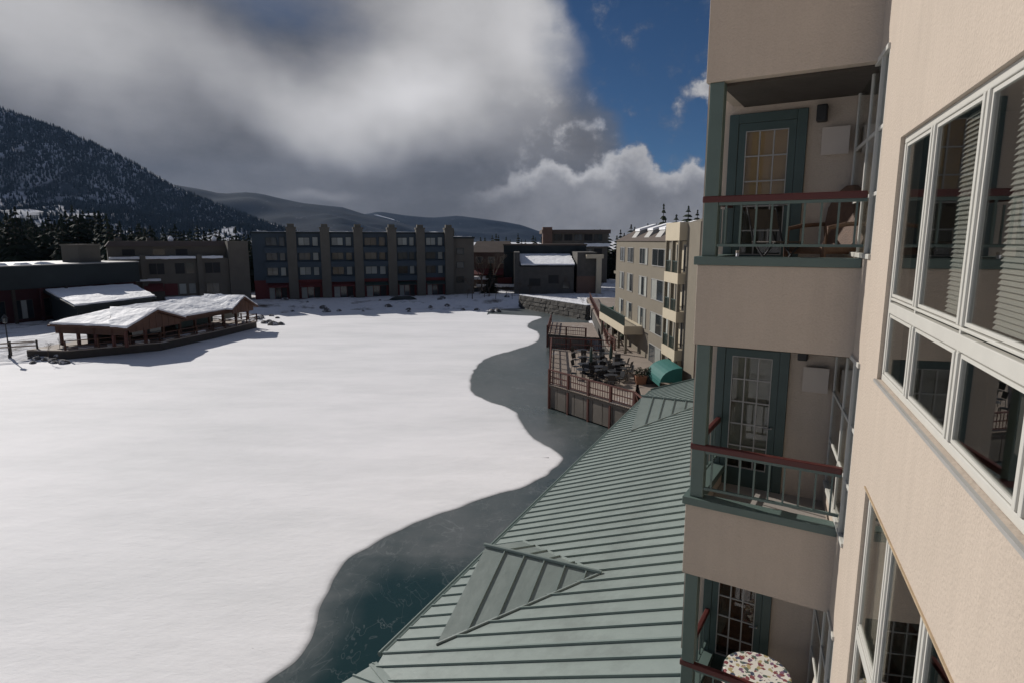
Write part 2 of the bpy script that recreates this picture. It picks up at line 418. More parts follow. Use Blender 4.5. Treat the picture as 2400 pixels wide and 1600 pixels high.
def ice_mat():
    m = bpy.data.materials.new('thin_ice'); m.use_nodes = True
    nt = m.node_tree; N, L = nt.nodes.new, nt.links.new; b = nt.nodes['Principled BSDF']
    tc = N('ShaderNodeTexCoord')
    def noise(scale, det, st=(1, 1, 1), rot=0, rough=.6, dist=0):
        mp = N('ShaderNodeMapping'); mp.inputs['Scale'].default_value = st; mp.inputs['Rotation'].default_value = (0, 0, R(rot)); L(tc.outputs['Object'], mp.inputs[0])
        n = N('ShaderNodeTexNoise'); n.inputs['Scale'].default_value = scale; n.inputs['Detail'].default_value = det; n.inputs['Roughness'].default_value = rough; n.inputs['Distortion'].default_value = dist
        L(mp.outputs[0], n.inputs['Vector']); return n.outputs['Fac']
    def mth(op, x, y, cl=False):
        q = N('ShaderNodeMath'); q.operation = op; q.use_clamp = cl
        for i, v in enumerate((x, y)):
            if isinstance(v, (int, float)): q.inputs[i].default_value = v
            else: L(v, q.inputs[i])
        return q.outputs[0]
    def ss(v, lo, hi):
        mr = N('ShaderNodeMapRange'); mr.interpolation_type = 'SMOOTHSTEP'; L(v, mr.inputs[0]); mr.inputs['From Min'].default_value = lo; mr.inputs['From Max'].default_value = hi; return mr.outputs[0]
    a = N('ShaderNodeAttribute'); a.attribute_name = 'thick'
    n1 = noise(.45, 8, dist=.4); n2 = noise(.22, 6, (1, .35, 1), 62); n3 = noise(2.2, 6, rough=.7)
    t = mth('ADD', a.outputs['Fac'], mth('MULTIPLY', mth('SUBTRACT', n1, .5), .5))
    t = mth('ADD', t, mth('MULTIPLY', mth('SUBTRACT', n3, .5), .12))
    t = ss(t, .18, .85)
    # pale healed cracks: thin bands where a noise crosses its middle value
    ck = mth('SUBTRACT', 1.0, ss(mth('ABSOLUTE', mth('SUBTRACT', noise(.35, 4, dist=1.2), .5), 0), .0, .014))
    ck = mth('MULTIPLY', ck, ss(noise(.5, 3), .45, .65))
    ck2 = mth('SUBTRACT', 1.0, ss(mth('ABSOLUTE', mth('SUBTRACT', noise(.8, 3, (1, .5, 1), 50, dist=.8), .5), 0), .0, .01))
    ck = mth('ADD', ck, mth('MULTIPLY', ck2, .5))
    mx = N('ShaderNodeMix'); mx.data_type = 'RGBA'; L(t, mx.inputs['Factor']); mx.inputs['A'].default_value = (.012, .034, .034, 1)
    cr = N('ShaderNodeValToRGB'); L(n2, cr.inputs[0]); e = cr.color_ramp.elements
    e[0].position = .3; e[0].color = (.062, .082, .083, 1); e[1].position = .7; e[1].color = (.150, .158, .160, 1)
    L(cr.outputs[0], mx.inputs['B'])
    m2 = N('ShaderNodeMix'); m2.data_type = 'RGBA'; L(mth('MULTIPLY', ck, .28), m2.inputs['Factor']); L(mx.outputs['Result'], m2.inputs['A']); m2.inputs['B'].default_value = (.30, .32, .32, 1)
    L(m2.outputs['Result'], b.inputs['Base Color'])
    L(mth('ADD', .16, mth('MULTIPLY', t, .26)), b.inputs['Roughness'])
    b.inputs['Specular IOR Level'].default_value = .4
    bp = N('ShaderNodeBump'); bp.inputs['Strength'].default_value = .12; bp.inputs['Distance'].default_value = .05; L(n3, bp.inputs['Height']); L(bp.outputs[0], b.inputs['Normal'])
    return m
M['ice'] = ice_mat()

def ground_mat():
    m = mat('snowy_ground', (.76, .76, .78), .85, .08, .25, .5, .8, spec=.2, dirt=((.11, .09, .07), .535, .20))
    return m
M['ground'] = ground_mat()

def hill_mat(name, snow, dark, thr, scale):
    m = bpy.data.materials.new(name); m.use_nodes = True
    nt = m.node_tree; N, L = nt.nodes.new, nt.links.new; b = nt.nodes['Principled BSDF']; b.inputs['Roughness'].default_value = .95; b.inputs['Specular IOR Level'].default_value = .05
    tc = N('ShaderNodeTexCoord')
    mp = N('ShaderNodeMapping'); mp.inputs['Scale'].default_value = (1, .35, .35); L(tc.outputs['Object'], mp.inputs[0])
    n = N('ShaderNodeTexNoise'); n.inputs['Scale'].default_value = scale; n.inputs['Detail'].default_value = 10; n.inputs['Roughness'].default_value = .72
    L(mp.outputs[0], n.inputs['Vector'])
    cr = N('ShaderNodeValToRGB'); L(n.outputs['Fac'], cr.inputs[0]); e = cr.color_ramp.elements
    e[0].position = thr; e[0].color = (*dark, 1); e[1].position = thr + .12; e[1].color = (*snow, 1)
    L(cr.outputs[0], b.inputs['Base Color']); return m
M['hill_near'] = hill_mat('forest_hill', (.58, .59, .63), (.05, .058, .066), .42, .012)
M['hill_far'] = hill_mat('far_forest_hill', (.055, .06, .075), (.010, .015, .023), .58, .03)  # both tones darkened to stand in for cloud shade on the far ridges
M['ski_run'] = mat('ski_run_snow', (.75, .77, .82), .9, .1, .01)

# ------------------------------------------------------------------ setting: lake, shore, hills
def catmull(pts, n=6):
    out = []
    for i in range(len(pts) - 1):
        p0, p1, p2, p3 = pts[max(i - 1, 0)], pts[i], pts[i + 1], pts[min(i + 2, len(pts) - 1)]
        for k in range(n):
            t = k / n
            out.append(.5 * ((2 * p1) + (p2 - p0) * t + (2 * p0 - 5 * p1 + 4 * p2 - p3) * t * t + (3 * p1 - p0 - 3 * p2 + p3) * t ** 3))
    out.append(pts[-1]); return out

EDGE_PX = [(1150, 736), (1215, 739), (1270, 743), (1246, 754), (1238, 766), (1262, 779), (1259, 801), (1200, 821), (1140, 840), (1110, 872), (1106, 914),
           (1138, 935), (1203, 960), (1227, 993), (1252, 1026), (1302, 1054), (1320, 1074), (1300, 1097), (1250, 1130), (1161, 1158), (1068, 1191), (974, 1225),
           (848, 1289), (787, 1350), (752, 1410), (744, 1461), (730, 1500), (692, 1542), (623, 1600), (540, 1680)]
EDGE = catmull([g(u, v, .02).to_2d() for u, v in EDGE_PX] + [Vector((-9.6, 4.5)), Vector((-14.5, -1)), Vector((-20, -5)), Vector((-27, -11.5))], 7)
EDGE = [p + Vector((mnoise.noise((p.x * .9, p.y * .9, 3.1)), mnoise.noise((p.x * .9, p.y * .9, 8.7)))) * .16 for p in EDGE]

def lake_snow():
    V, Fc, E = [], [], []
    n = len(EDGE)
    nor = []
    for i in range(n):
        t = (EDGE[min(i + 2, n - 1)] - EDGE[max(i - 2, 0)]).normalized()
        nor.append(Vector((t.y, -t.x)))                 # to the right of travel = into the snow (lake side, west)
    rings = []
    for off, z, e in ((0, .006, 0.0), (.14, .018, .45), (.35, .024, .70), (.8, .027, .90), (1.6, .028, 1.0)):
        r = []
        for p, q in zip(EDGE, nor):
            w = p + q * off
            V.append((w.x, w.y, z)); E.append(e); r.append(len(V) - 1)
        rings.append(r)
    for A, B in zip(rings, rings[1:]):
        for i in range(n - 1): Fc.append((A[i], A[i + 1], B[i + 1], B[i]))
    last = rings[-1]
    west = []
    for i in last:
        x, y, z = V[i]
        V.append((-100, y * 1.0, .03)); E.append(1.0); west.append(len(V) - 1)
    # rows from the inner ring to the far west, cut at a few columns
    cols = [last]
    for k in range(1, 5):
        c = []
        for i, j in zip(last, west):
            a, b = Vector(V[i]), Vector(V[j]); w = a.lerp(b, k / 5); V.append(tuple(w)); E.append(1.0); c.append(len(V) - 1)
        cols.append(c)
    cols.append(west)
    return V, Fc, E, cols
def build_lake():
    # the snow cover: fill the whole outline as one polygon behind the feathered rim
    V, Fc, E, cols = lake_snow()
    nV = cols[0][-1] + 1
    V, E = V[:nV], E[:nV]
    last = cols[0]
    rest = [(-100, -12.5, .028), (-100, 130, .028), (V[last[0]][0], 130, .028)]
    ids = []
    for q in rest: V.append(q); E.append(1.0); ids.append(len(V) - 1)
    import bmesh
    bm = bmesh.new(); lay = bm.verts.layers.float.new('edge')
    bv = []
    for q, e in zip(V, E):
        w = bm.verts.new(q); w[lay] = e; bv.append(w)
    for f in Fc:
        try: bm.faces.new([bv[i] for i in f])
        except ValueError: pass
    loop = last + ids
    edges = []
    for a, b in zip(loop, loop[1:] + loop[:1]):
        e = bm.edges.get((bv[a], bv[b])) or bm.edges.new((bv[a], bv[b])); edges.append(e)
    bmesh.ops.triangle_fill(bm, edges=edges, use_beauty=True)
    for f in bm.faces:
        f.normal_update()
        if f.normal.z < 0: f.normal_flip()
        f.smooth = True
    me = bpy.data.meshes.new('lake_snow'); bm.to_mesh(me); bm.free(); me.materials.append(M['lake_snow'])
    tag(put('lake_snow', me), kind='structure')
build_lake()

def seg_dist(p, a, b):
    ab = b - a; t = max(0, min(1, (p - a).dot(ab) / ab.length_squared)); return (p - (a + ab * t)).length
OPEN_PX = [(1500, 1000), (1250, 1215), (1170, 1232), (1060, 1252), (950, 1275), (880, 1312), (835, 1375), (800, 1460), (740, 1545), (660, 1640)]
OPEN = [g(u, v).to_2d() for u, v in OPEN_PX]
def build_ice():
    V, Fc, T = [], [], []
    x0, x1, y0, y1 = -34.0, 30.0, -14.0, 116.0
    xs = []; ys = []
    y = y0
    while y < y1: ys.append(y); y += 1.0 if y < 4 else .3 if y < 24 else (.6 if y < 50 else 2.0)
    x = x0
    while x < x1: xs.append(x); x += 1.5 if x < -12 else (.3 if x < 12 else 1.5)
    for yy in ys:
        for xx in xs:
            p = Vector((xx, yy)); V.append((xx, yy, 0.0))
            d = min(seg_dist(p, a, b) for a, b in zip(OPEN[:-1], OPEN[1:]))
            # side of the open-water line: nearer the roof (east) is water
            j = min(range(len(OPEN) - 1), key=lambda k: seg_dist(p, OPEN[k], OPEN[k + 1]))
            a, b = OPEN[j], OPEN[j + 1]; side = (b.x - a.x) * (p.y - a.y) - (b.y - a.y) * (p.x - a.x)
            t = .5 + min(d / 1.6, 1) * .22 if side < 0 else .5 - min(d / 1.1, 1) * .40
            if yy > 22: t = .62 + .2 * mnoise.noise((xx * .15, yy * .15, 0)) - .25 * max(0, 1 - abs(xx - (4 + (yy - 22) * .26)) / 5)
            elif yy > 19: 
                k = (yy - 19) / 3; t = t * (1 - k) + .55 * k
            T.append(max(0, min(1, t)))
    nx = len(xs)
    for j in range(len(ys) - 1):
        for i in range(nx - 1): Fc.append((j * nx + i, j * nx + i + 1, (j + 1) * nx + i + 1, (j + 1) * nx + i))
    me = bpy.data.meshes.new('thin_ice'); me.from_pydata(V, [], Fc); me.materials.append(M['ice'])
    at_ = me.attributes.new('thick', 'FLOAT', 'POINT'); at_.data.foreach_set('value', T)
    tag(put('thin_ice', me), kind='structure')
build_ice()

# shoreline of the basin, in plan
SHORE = [Vector(q) for q in [(-140, -14), (-132, 30), (-78, 54)]] + [g(u, v).to_2d() for u, v in [(0, 849), (80, 850), (150, 852)]] + \
        [Vector((-46, 66)), Vector((-43, 74)), Vector((-38, 84))] + [g(u, v).to_2d() for u, v in [(600, 765), (632, 741), (690, 731), (800, 728), (900, 729), (1000, 728), (1100, 726), (1180, 724), (1235, 724), (1300, 735), (1370, 748)]] + \
        [Vector(q) for q in [(10.5, 74), (8.6, 60), (8.5, 46), (9.2, 37), (8.2, 31), (0.5, 14.2), (-1.6, 10.5), (-8, 2), (-20, -14)]]
def in_poly(p, poly):
    c = False; n = len(poly)
    for i in range(n):
        a, b = poly[i], poly[i - 1]
        if (a.y > p.y) != (b.y > p.y) and p.x < (b.x - a.x) * (p.y - a.y) / (b.y - a.y) + a.x: c = not c
    return c
def ground_h(x, y):
    p = Vector((x, y)); d = min(seg_dist(p, SHORE[i - 1], SHORE[i]) for i in range(len(SHORE)))
    if in_poly(p, SHORE): return max(-.7, -.12 - d * .25)
    t = min(d / 7.0, 1); h = 1.05 * t * t * (3 - 2 * t) + .04
    n = mnoise.noise((x * .22, y * .22, 0)) * .28 + mnoise.noise((x * .6, y * .6, 5)) * .12
    return h + n * min(d / 2, 1) * (.9 if y > 50 else .4)
def build_ground():
    xs = [-140 + i * 2.0 for i in range(131)]; ys = [-20 + j * 2.0 for j in range(116)]
    V = [(x, y, ground_h(x, y)) for y in ys for x in xs]; nx = len(xs); Fc = []
    for j in range(len(ys) - 1):
        for i in range(nx - 1): Fc.append((j * nx + i, j * nx + i + 1, (j + 1) * nx + i + 1, (j + 1) * nx + i))
    # far skirt to the horizon, one sheet with the shore
    k = len(V)
    ring = [(-140, -20), (120, -20), (120, 210), (-140, 210)]; far = [(-5000, -2500), (5000, -2500), (5000, 6500), (-5000, 6500)]
    per = [list(range(nx)), [j * nx + nx - 1 for j in range(len(ys))], [(len(ys) - 1) * nx + i for i in range(nx)][::-1], [j * nx for j in range(len(ys))][::-1]]
    for s in range(4):
        a, b = far[s], far[(s + 1) % 4]; ids = per[s]
        V.append((*a, .8)); ia = len(V) - 1; V.append((*b, .8)); ib = len(V) - 1
        h = len(ids) // 2
        for q in range(len(ids) - 1):
            Fc.append((ids[q + 1], ids[q], ia if q < h else ib))
        Fc.append((ids[h], ia, ib))
    me = bpy.data.meshes.new('ground'); me.from_pydata(V, [], Fc); me.materials.append(M['ground'])
    import bmesh
    bm = bmesh.new(); bm.from_mesh(me); bmesh.ops.remove_doubles(bm, verts=bm.verts, dist=.001)
    for f in bm.faces:
        f.normal_update()
        if f.normal.z < 0: f.normal_flip()
        f.smooth = True
    bm.to_mesh(me); bm.free()
    tag(put('ground', me), kind='structure')
build_ground()

def hill(name, px, Y, front, back, material, x_step, amp, seed):
    """a ridge at depth Y whose crest follows the silhouette px, falling to the valley in front and behind"""
    pts = sorted([(at(u, v, Y).x, at(u, v, Y).z) for u, v in px])
    def crest(x):
        if x <= pts[0][0]: return pts[0][1]
        for (xa, za), (xb, zb) in zip(pts, pts[1:]):
            if x <= xb: return za + (zb - za) * (x - xa) / (xb - xa)
        return pts[-1][1]
    def h(x, y):
        d = (y - Y); t = max(0, 1 - (-d / front if d < 0 else d / back))
        s = t * (1 - .18 * math.sin(t * math.pi)) if d < 0 else t * t * (3 - 2 * t)
        nz = mnoise.fractal((x / 420 + seed, y / 420, seed), .9, 2.1, 4) * amp
        return (crest(x) - 1) * s + 1 + nz * (1 - s) * s * 3.2
    xs = []; x = pts[0][0]
    while x <= pts[-1][0] + x_step: xs.append(x); x += x_step
    nyf, nyb = 30, 8
    ys = [Y - front + front * j / nyf for j in range(nyf + 1)] + [Y + back * (j + 1) / nyb for j in range(nyb)]
    V = [(x, y, h(x, y)) for y in ys for x in xs]; nx = len(xs)
    Fc = [(j * nx + i, j * nx + i + 1, (j + 1) * nx + i + 1, (j + 1) * nx + i) for j in range(len(ys) - 1) for i in range(nx - 1)]
    me = bpy.data.meshes.new(name); me.from_pydata(V, [], Fc); me.materials.append(material); me.polygons.foreach_set('use_smooth', [True] * len(Fc))
    tag(put(name, me), kind='structure')
    return h, pts
H1 = [(-900, 110), (-500, 120), (-250, 178), (0, 255), (60, 277), (121, 298), (216, 338), (303, 380), (350, 408), (393, 433), (420, 446), (480, 470), (515, 484), (570, 504), (630, 526), (700, 548), (760, 562)]
H2 = [(100, 425), (300, 425), (400, 433), (423, 436), (476, 445), (519, 455), (572, 451), (610, 454), (650, 464), (706, 476), (760, 482), (802, 486), (855, 503), (930, 520), (1000, 540), (1060, 562)]
H3 = [(700, 520), (800, 510), (859, 502), (890, 496), (920, 501), (955, 506), (1012, 511), (1073, 506), (1127, 513), (1180, 520), (1223, 528), (1256, 540), (1300, 556), (1330, 562)]
h1, p1 = hill('left_hill', H1, 2100, 1450, 900, M['hill_near'], 40, 60, 1.3)
h2, p2 = hill('middle_hill', H2, 3900, 1500, 900, M['hill_far'], 60, 70, 4.7)
h3, p3 = hill('far_hill', H3, 5200, 1100, 900, M['hill_far'], 60, 60, 9.1)

def hill_forest(name, h, Y, front, pts, n, size, gap, seed):
    rng = random.Random(seed); mb = MB()
    x0, x1 = pts[0][0], pts[-1][0]; k = 0
    while k < n:
        x = rng.uniform(x0, x1); y = Y - front * (1 - rng.random() ** .75) * .92 + 12
        d = .8 * mnoise.noise((x / 70 + seed, y / 260, 0)) + .8 * mnoise.noise((x / 24 + seed, y / 90, 4)) + .35 * mnoise.noise((x / 260 + seed, y / 500, 9))
        up = min(1, max(0, (y - (Y - front)) / front))
        if d > gap + (.75 * max(0, up - .62) * 2.6) and rng.random() < .93:
            n -= 1; continue
        z = h(x, y); s = size * rng.uniform(.6, 1.35); r = s * rng.uniform(.20, .30); a = rng.random() * 6
        b = [mb.p((x + r * math.cos(a + q * 2.094), y + r * math.sin(a + q * 2.094), z - 1)) for q in range(3)]; t = mb.p((x, y, z + s))
        for q in range(3): mb.f.append([b[q], b[(q + 1) % 3], t]); mb.mi.append(0)
        k += 1
    tag(mb.build(name, M['hill_tree']), 'dark conifer forest with snow gaps covering the ' + ('left mountainside' if seed == 3 else 'distant ridge'), 'forest', kind='stuff')
hill_forest('hillside_forest', h1, 2100, 1450, p1, 60000, 11.5, .17, 3)
# ski runs on the far hill
def ski_run(pxs, w):
    mb = MB(); P_ = []
    for u, v in pxs:
        r = ray(u, v); best = None
        for k in range(400):
            Y = 4150 + k * 2.6; q = at(u, v, Y)
            if h3(q.x, Y) >= q.z: best = q; break
        P_.append(best or at(u, v, 5150))
    for a, b in zip(P_, P_[1:]):
        A = [Vector((q.x + sx * w, q.y - 6, h3(q.x + sx * w, q.y - 6) + 5)) for q in (a, b) for sx in (-1, 1)]
        mb.face(A[0], A[1], A[3], A[2])
    return mb
mb = MB()
for pxs, w in (([(880, 505), (915, 514), (935, 521)], 14), ([(942, 525), (965, 539)], 11), ([(868, 527), (876, 542)], 16), ([(905, 528), (890, 542)], 20), ([(792, 492), (806, 491)], 10)):
    q = ski_run(pxs, w); o_ = len(mb.v); mb.v += q.v; mb.f += [[i + o_ for i in f] for f in q.f]; mb.mi += [0] * len(q.f)
tag(mb.build('ski_run', M['ski_run']), kind='structure')

# ------------------------------------------------------------------ our building: right-hand condo block
TH = R(21.55)
PR = Vector((3.658, 6.41)); PL = Vector((2.20, 7.30))
condo = thing('condo_building', 'tan stucco condominium block close on the right with stacked recessed balconies', 'building', (PR.x, PR.y, 0), -TH)
# local frame: y runs along the window wall away from us, x into the building
D2 = Vector((-.985, .171, 0)).normalized(); N2 = Vector((.171, .985, 0)).normalized()
BW, BD, FL = 1.70, 1.42, 3.0
Z1, HF = 11.80, 1.036
def bframe(mb=None, z=0):                              # balcony frame: x along the front away from the window wall, y inwards, mirrored so z stays up
    return MB((0, 0, z), -D2, N2)
def bb(mb, a0, a1, b0, b1, z0, z1):                    # a = distance out from the window wall, b = depth inwards
    return mb.box(-a1, -a0, b0, b1, z0, z1)

def wall_sheet(mb, y0, y1, z0, z1, holes, depth=.16):
    ys = sorted({y0, y1, *[q for h in holes for q in h[:2]]}); zs = sorted({z0, z1, *[q for h in holes for q in h[2:]]})
    for ya, yb in zip(ys, ys[1:]):
        for za, zb in zip(zs, zs[1:]):
            cy, cz = (ya + yb) / 2, (za + zb) / 2
            if any(h[0] < cy < h[1] and h[2] < cz < h[3] for h in holes): continue
            mb.face((0, yb, za), (0, ya, za), (0, ya, zb), (0, yb, zb))
    for a, b, c, d in holes:
        mb.face((0, a, c), (depth, a, c), (depth, a, d), (0, a, d)); mb.face((0, b, d), (depth, b, d), (depth, b, c), (0, b, c))
        mb.face((0, a, c), (0, b, c), (depth, b, c), (depth, a, c)); mb.face((0, a, d), (depth, a, d), (depth, b, d), (0, b, d))
WIN_Y = [-1.372, -2.25, -3.29, -4.32, -5.35]           # jamb and mullion lines of the window bands
WZ = (-1.174, -.525, .826)                             # sill, transom, head relative to the band
holes = []
for k in range(-4, 2):
    zc = 12 + 3 * k
    if k < 1: holes.append((WIN_Y[-1], WIN_Y[0], zc + WZ[0], zc + WZ[2]))
    holes.append((-.50, 1.36, Z1 + 3 * k + .02, Z1 + 3 * k + FL - HF + .03))
mb = MB(); wall_sheet(mb, -14, 1.42, -1, 17.6, holes)
mb.box(0.0, 6, -14.01, 8, 17.6, 17.9)
mb.build('side_wall', M['stucco'], condo)
mb = MB(); mb.box(.9, 6, -14, 8, -1, 17.59)            # the body of the block behind the rooms
mb.build('inner_wall', M['room'], condo)

def bar(mb, y0, y1, z0, z1, x0=.032, x1=.075): mb.box(x0, x1, y0, y1, z0, z1)
def window_band(zc, first):
    a, b = WIN_Y[-1], WIN_Y[0]; lo, tr, hi = zc + WZ[0], zc + WZ[1], zc + WZ[2]
    mb = MB(); t = .055
    bar(mb, a, b, hi - t, hi); bar(mb, a, b, lo, lo + t)
    bar(mb, a, a + t, lo + t, hi - t); bar(mb, b - t, b, lo + t, hi - t)
    bar(mb, a + t, b - t, tr - .075, tr + .015, .030)
    bar(mb, a + t, b - t, tr + .035, tr + .055, .034)
    for q in WIN_Y[1:-1]:
        for s0, s1 in ((-.052, -.014), (.014, .052)):
            bar(mb, q + s0, q + s1, lo + t, tr - .08, .026); bar(mb, q + s0, q + s1, tr + .06, hi - t, .026)
        bar(mb, q - .016, q + .016, lo + t, hi - t, .036)
    w = mb.build('window', M['frame_white'], condo, bevel=.006)
    # sash frames and panes, each pane a piece of its own
    for i in range(4):
        y1_, y0_ = WIN_Y[i] - (.057 if i == 0 else .054), WIN_Y[i + 1] + (.057 if i == 3 else .054)
        for z0, z1_ in ((lo + .06, tr - .085), (tr + .065, hi - .06)):
            s = MB(); f = .022
            s.box(.040, .060, y0_, y1_, z0, z0 + f); s.box(.040, .060, y0_, y1_, z1_ - f, z1_); s.box(.040, .060, y0_, y0_ + f, z0 + f, z1_ - f); s.box(.040, .060, y1_ - f, y1_, z0 + f, z1_ - f)
            s.build('sash', M['frame_white'], w)
            s = MB(); s.box(.050, .055, y0_ + f, y1_ - f, z0 + f, z1_ - f); s.build('pane', M['glass'], w)
    # dark room behind the band
    s = MB(); X = .88
    s.face((X, b + .3, lo - .6), (X, a - .3, lo - .6), (X, a - .3, hi + .2), (X, b + .3, hi + .2))
    s.face((.16, b + .3, lo - .6), (X, b + .3, lo - .6), (X, b + .3, hi + .2), (.16, b + .3, hi + .2))
    s.face((.16, a - .3, lo - .6), (.16, a - .3, hi + .2), (X, a - .3, hi + .2), (X, a - .3, lo - .6))
    s.face((.16, a - .3, lo - .6), (X, a - .3, lo - .6), (X, b + .3, lo - .6), (.16, b + .3, lo - .6))
    s.face((.16, a - .3, hi + .2), (.16, b + .3, hi + .2), (X, b + .3, hi + .2), (X, a - .3, hi + .2))
    s.build('room', M['room'], condo)
    if first:
        for (ya, yb) in ((-3.18, -2.76), (-4.22, -3.60), (-5.3, -4.45)):
            def sl():
                q = MB(); L_ = yb - ya
                q.hexa([(-.012, 0, -.016), (.012, 0, .016), (.012, L_, .016), (-.012, L_, -.016)], [(-.015, 0, -.014), (.009, 0, .018), (.009, L_, .018), (-.015, L_, -.014)])
                return q.mesh('blind_slat', M['blind'])
            me = sl(); z = hi - .1
            while z > tr + .1:
                put('blind_slat', me, w, (.10, ya, z)); z -= .028
    else:
        s = MB(); n = 24                                # a gathered curtain
        for k in range(n):
            y0_ = -2.15 + k * .05
            s.face((.12 + .02 * (k % 2), y0_, lo), (.12 + .02 * ((k + 1) % 2), y0_ + .05, lo), (.12 + .02 * ((k + 1) % 2), y0_ + .05, hi), (.12 + .02 * (k % 2), y0_, hi))
        s.build('curtain', M['curtain'], w)
    if not first: s = MB(); s.box(-.012, .02, a - .02, b + .02, hi + .001, hi + .016); s.build('head_flashing', M['sealant'], condo)
    s = MB(); s.box(-.022, .05, a - .02, b + .02, lo - .024, lo - .001); s.build('window_sill', M['frame_grey'], condo)
window_band(12, True); window_band(9, False); window_band(6, False)

def make_door(zf, shade):
    d = MB((0, 0, 0), -D2, N2); fz = Z1 + FL - HF - .12 + (zf - (Z1 - .27)); 
    a0, a1 = .77, 1.72
    bb(d, a0, a0 + .12, BD - .05, BD - .002, zf, fz); bb(d, a1 - .12, a1, BD - .05, BD - .002, zf, fz); bb(d, a0 + .12, a1 - .12, BD - .05, BD - .002, fz - .12, fz)
    door = d.build('door', M['green_dark'], condo, bevel=.006)
    l = MB((0, 0, 0), -D2, N2); b0, b1 = BD - .042, BD - .012; A0, A1, top = a0 + .125, a1 - .125, fz - .125
    gl0, gl1, gz0, gz1 = A0 + .085, A1 - .09, zf + .28, top - .10
    bb(l, A0, gl0, b0, b1, zf + .01, top); bb(l, gl1, A1, b0, b1, zf + .01, top); bb(l, gl0, gl1, b0, b1, zf + .01, gz0); bb(l, gl0, gl1, b0, b1, gz1, top)
    l.build('door_leaf', M['green_dark'], door)
    nx, nz = 3, 5; px_, pz_ = (gl1 - gl0) / nx, (gz1 - gz0) / nz
    mu = MB((0, 0, 0), -D2, N2)
    for i in range(1, nx): bb(mu, gl0 + i * px_ - .009, gl0 + i * px_ + .009, b0 + .004, b1, gz0, gz1)
    for j in range(1, nz): bb(mu, gl0, gl1, b0 + .006, b1 - .002, gz0 + j * pz_ - .009, gz0 + j * pz_ + .009)
    for q in ((gl0, gl0 + .012, gz0, gz1), (gl1 - .012, gl1, gz0, gz1)): bb(mu, q[0], q[1], b0 - .004, b1 - .004, q[2], q[3])
    for q in ((gz0, gz0 + .012), (gz1 - .012, gz1)): bb(mu, gl0 + .012, gl1 - .012, b0 - .004, b1 - .004, q[0], q[1])
    mu.build('glazing_bar', M['frame_grey'], door)
    for i in range(nx):
        for j in range(nz):
            s = MB((0, 0, 0), -D2, N2); bb(s, gl0 + i * px_ + .01, gl0 + (i + 1) * px_ - .01, b0 + .014, b0 + .018, gz0 + j * pz_ + .01, gz0 + (j + 1) * pz_ - .01)
            s.build('pane', M['door_glass'], door)
    # what stands behind the glass: a curtain or dark furniture
    s = MB((0, 0, 0), -D2, N2); bb(s, gl0, gl1, BD + .04, BD + .05, gz0 + (.75 if shade == 'tan' else .1), gz1) ; s.build('door_curtain', M['door_shade' if shade == 'tan' else ('far_blind' if shade == 'grey' else 'brown_wood')], door)
    k = MB((0, 0, 0), -D2, N2); kp = (-(A0 + .045), b0, zf + .93)
    k.tube([(kp[0], b0, kp[2]), (kp[0], b0 - .05, kp[2])], .012); k.tube([(kp[0], b0 - .05, kp[2]), (kp[0] - .10, b0 - .055, kp[2] - .005)], .010)
    k.lathe([(.001, 0), (.02, .0), (.02, .004), (.001, .004)], 10) if False else None
    k.build('door_handle', M['steel'], door)

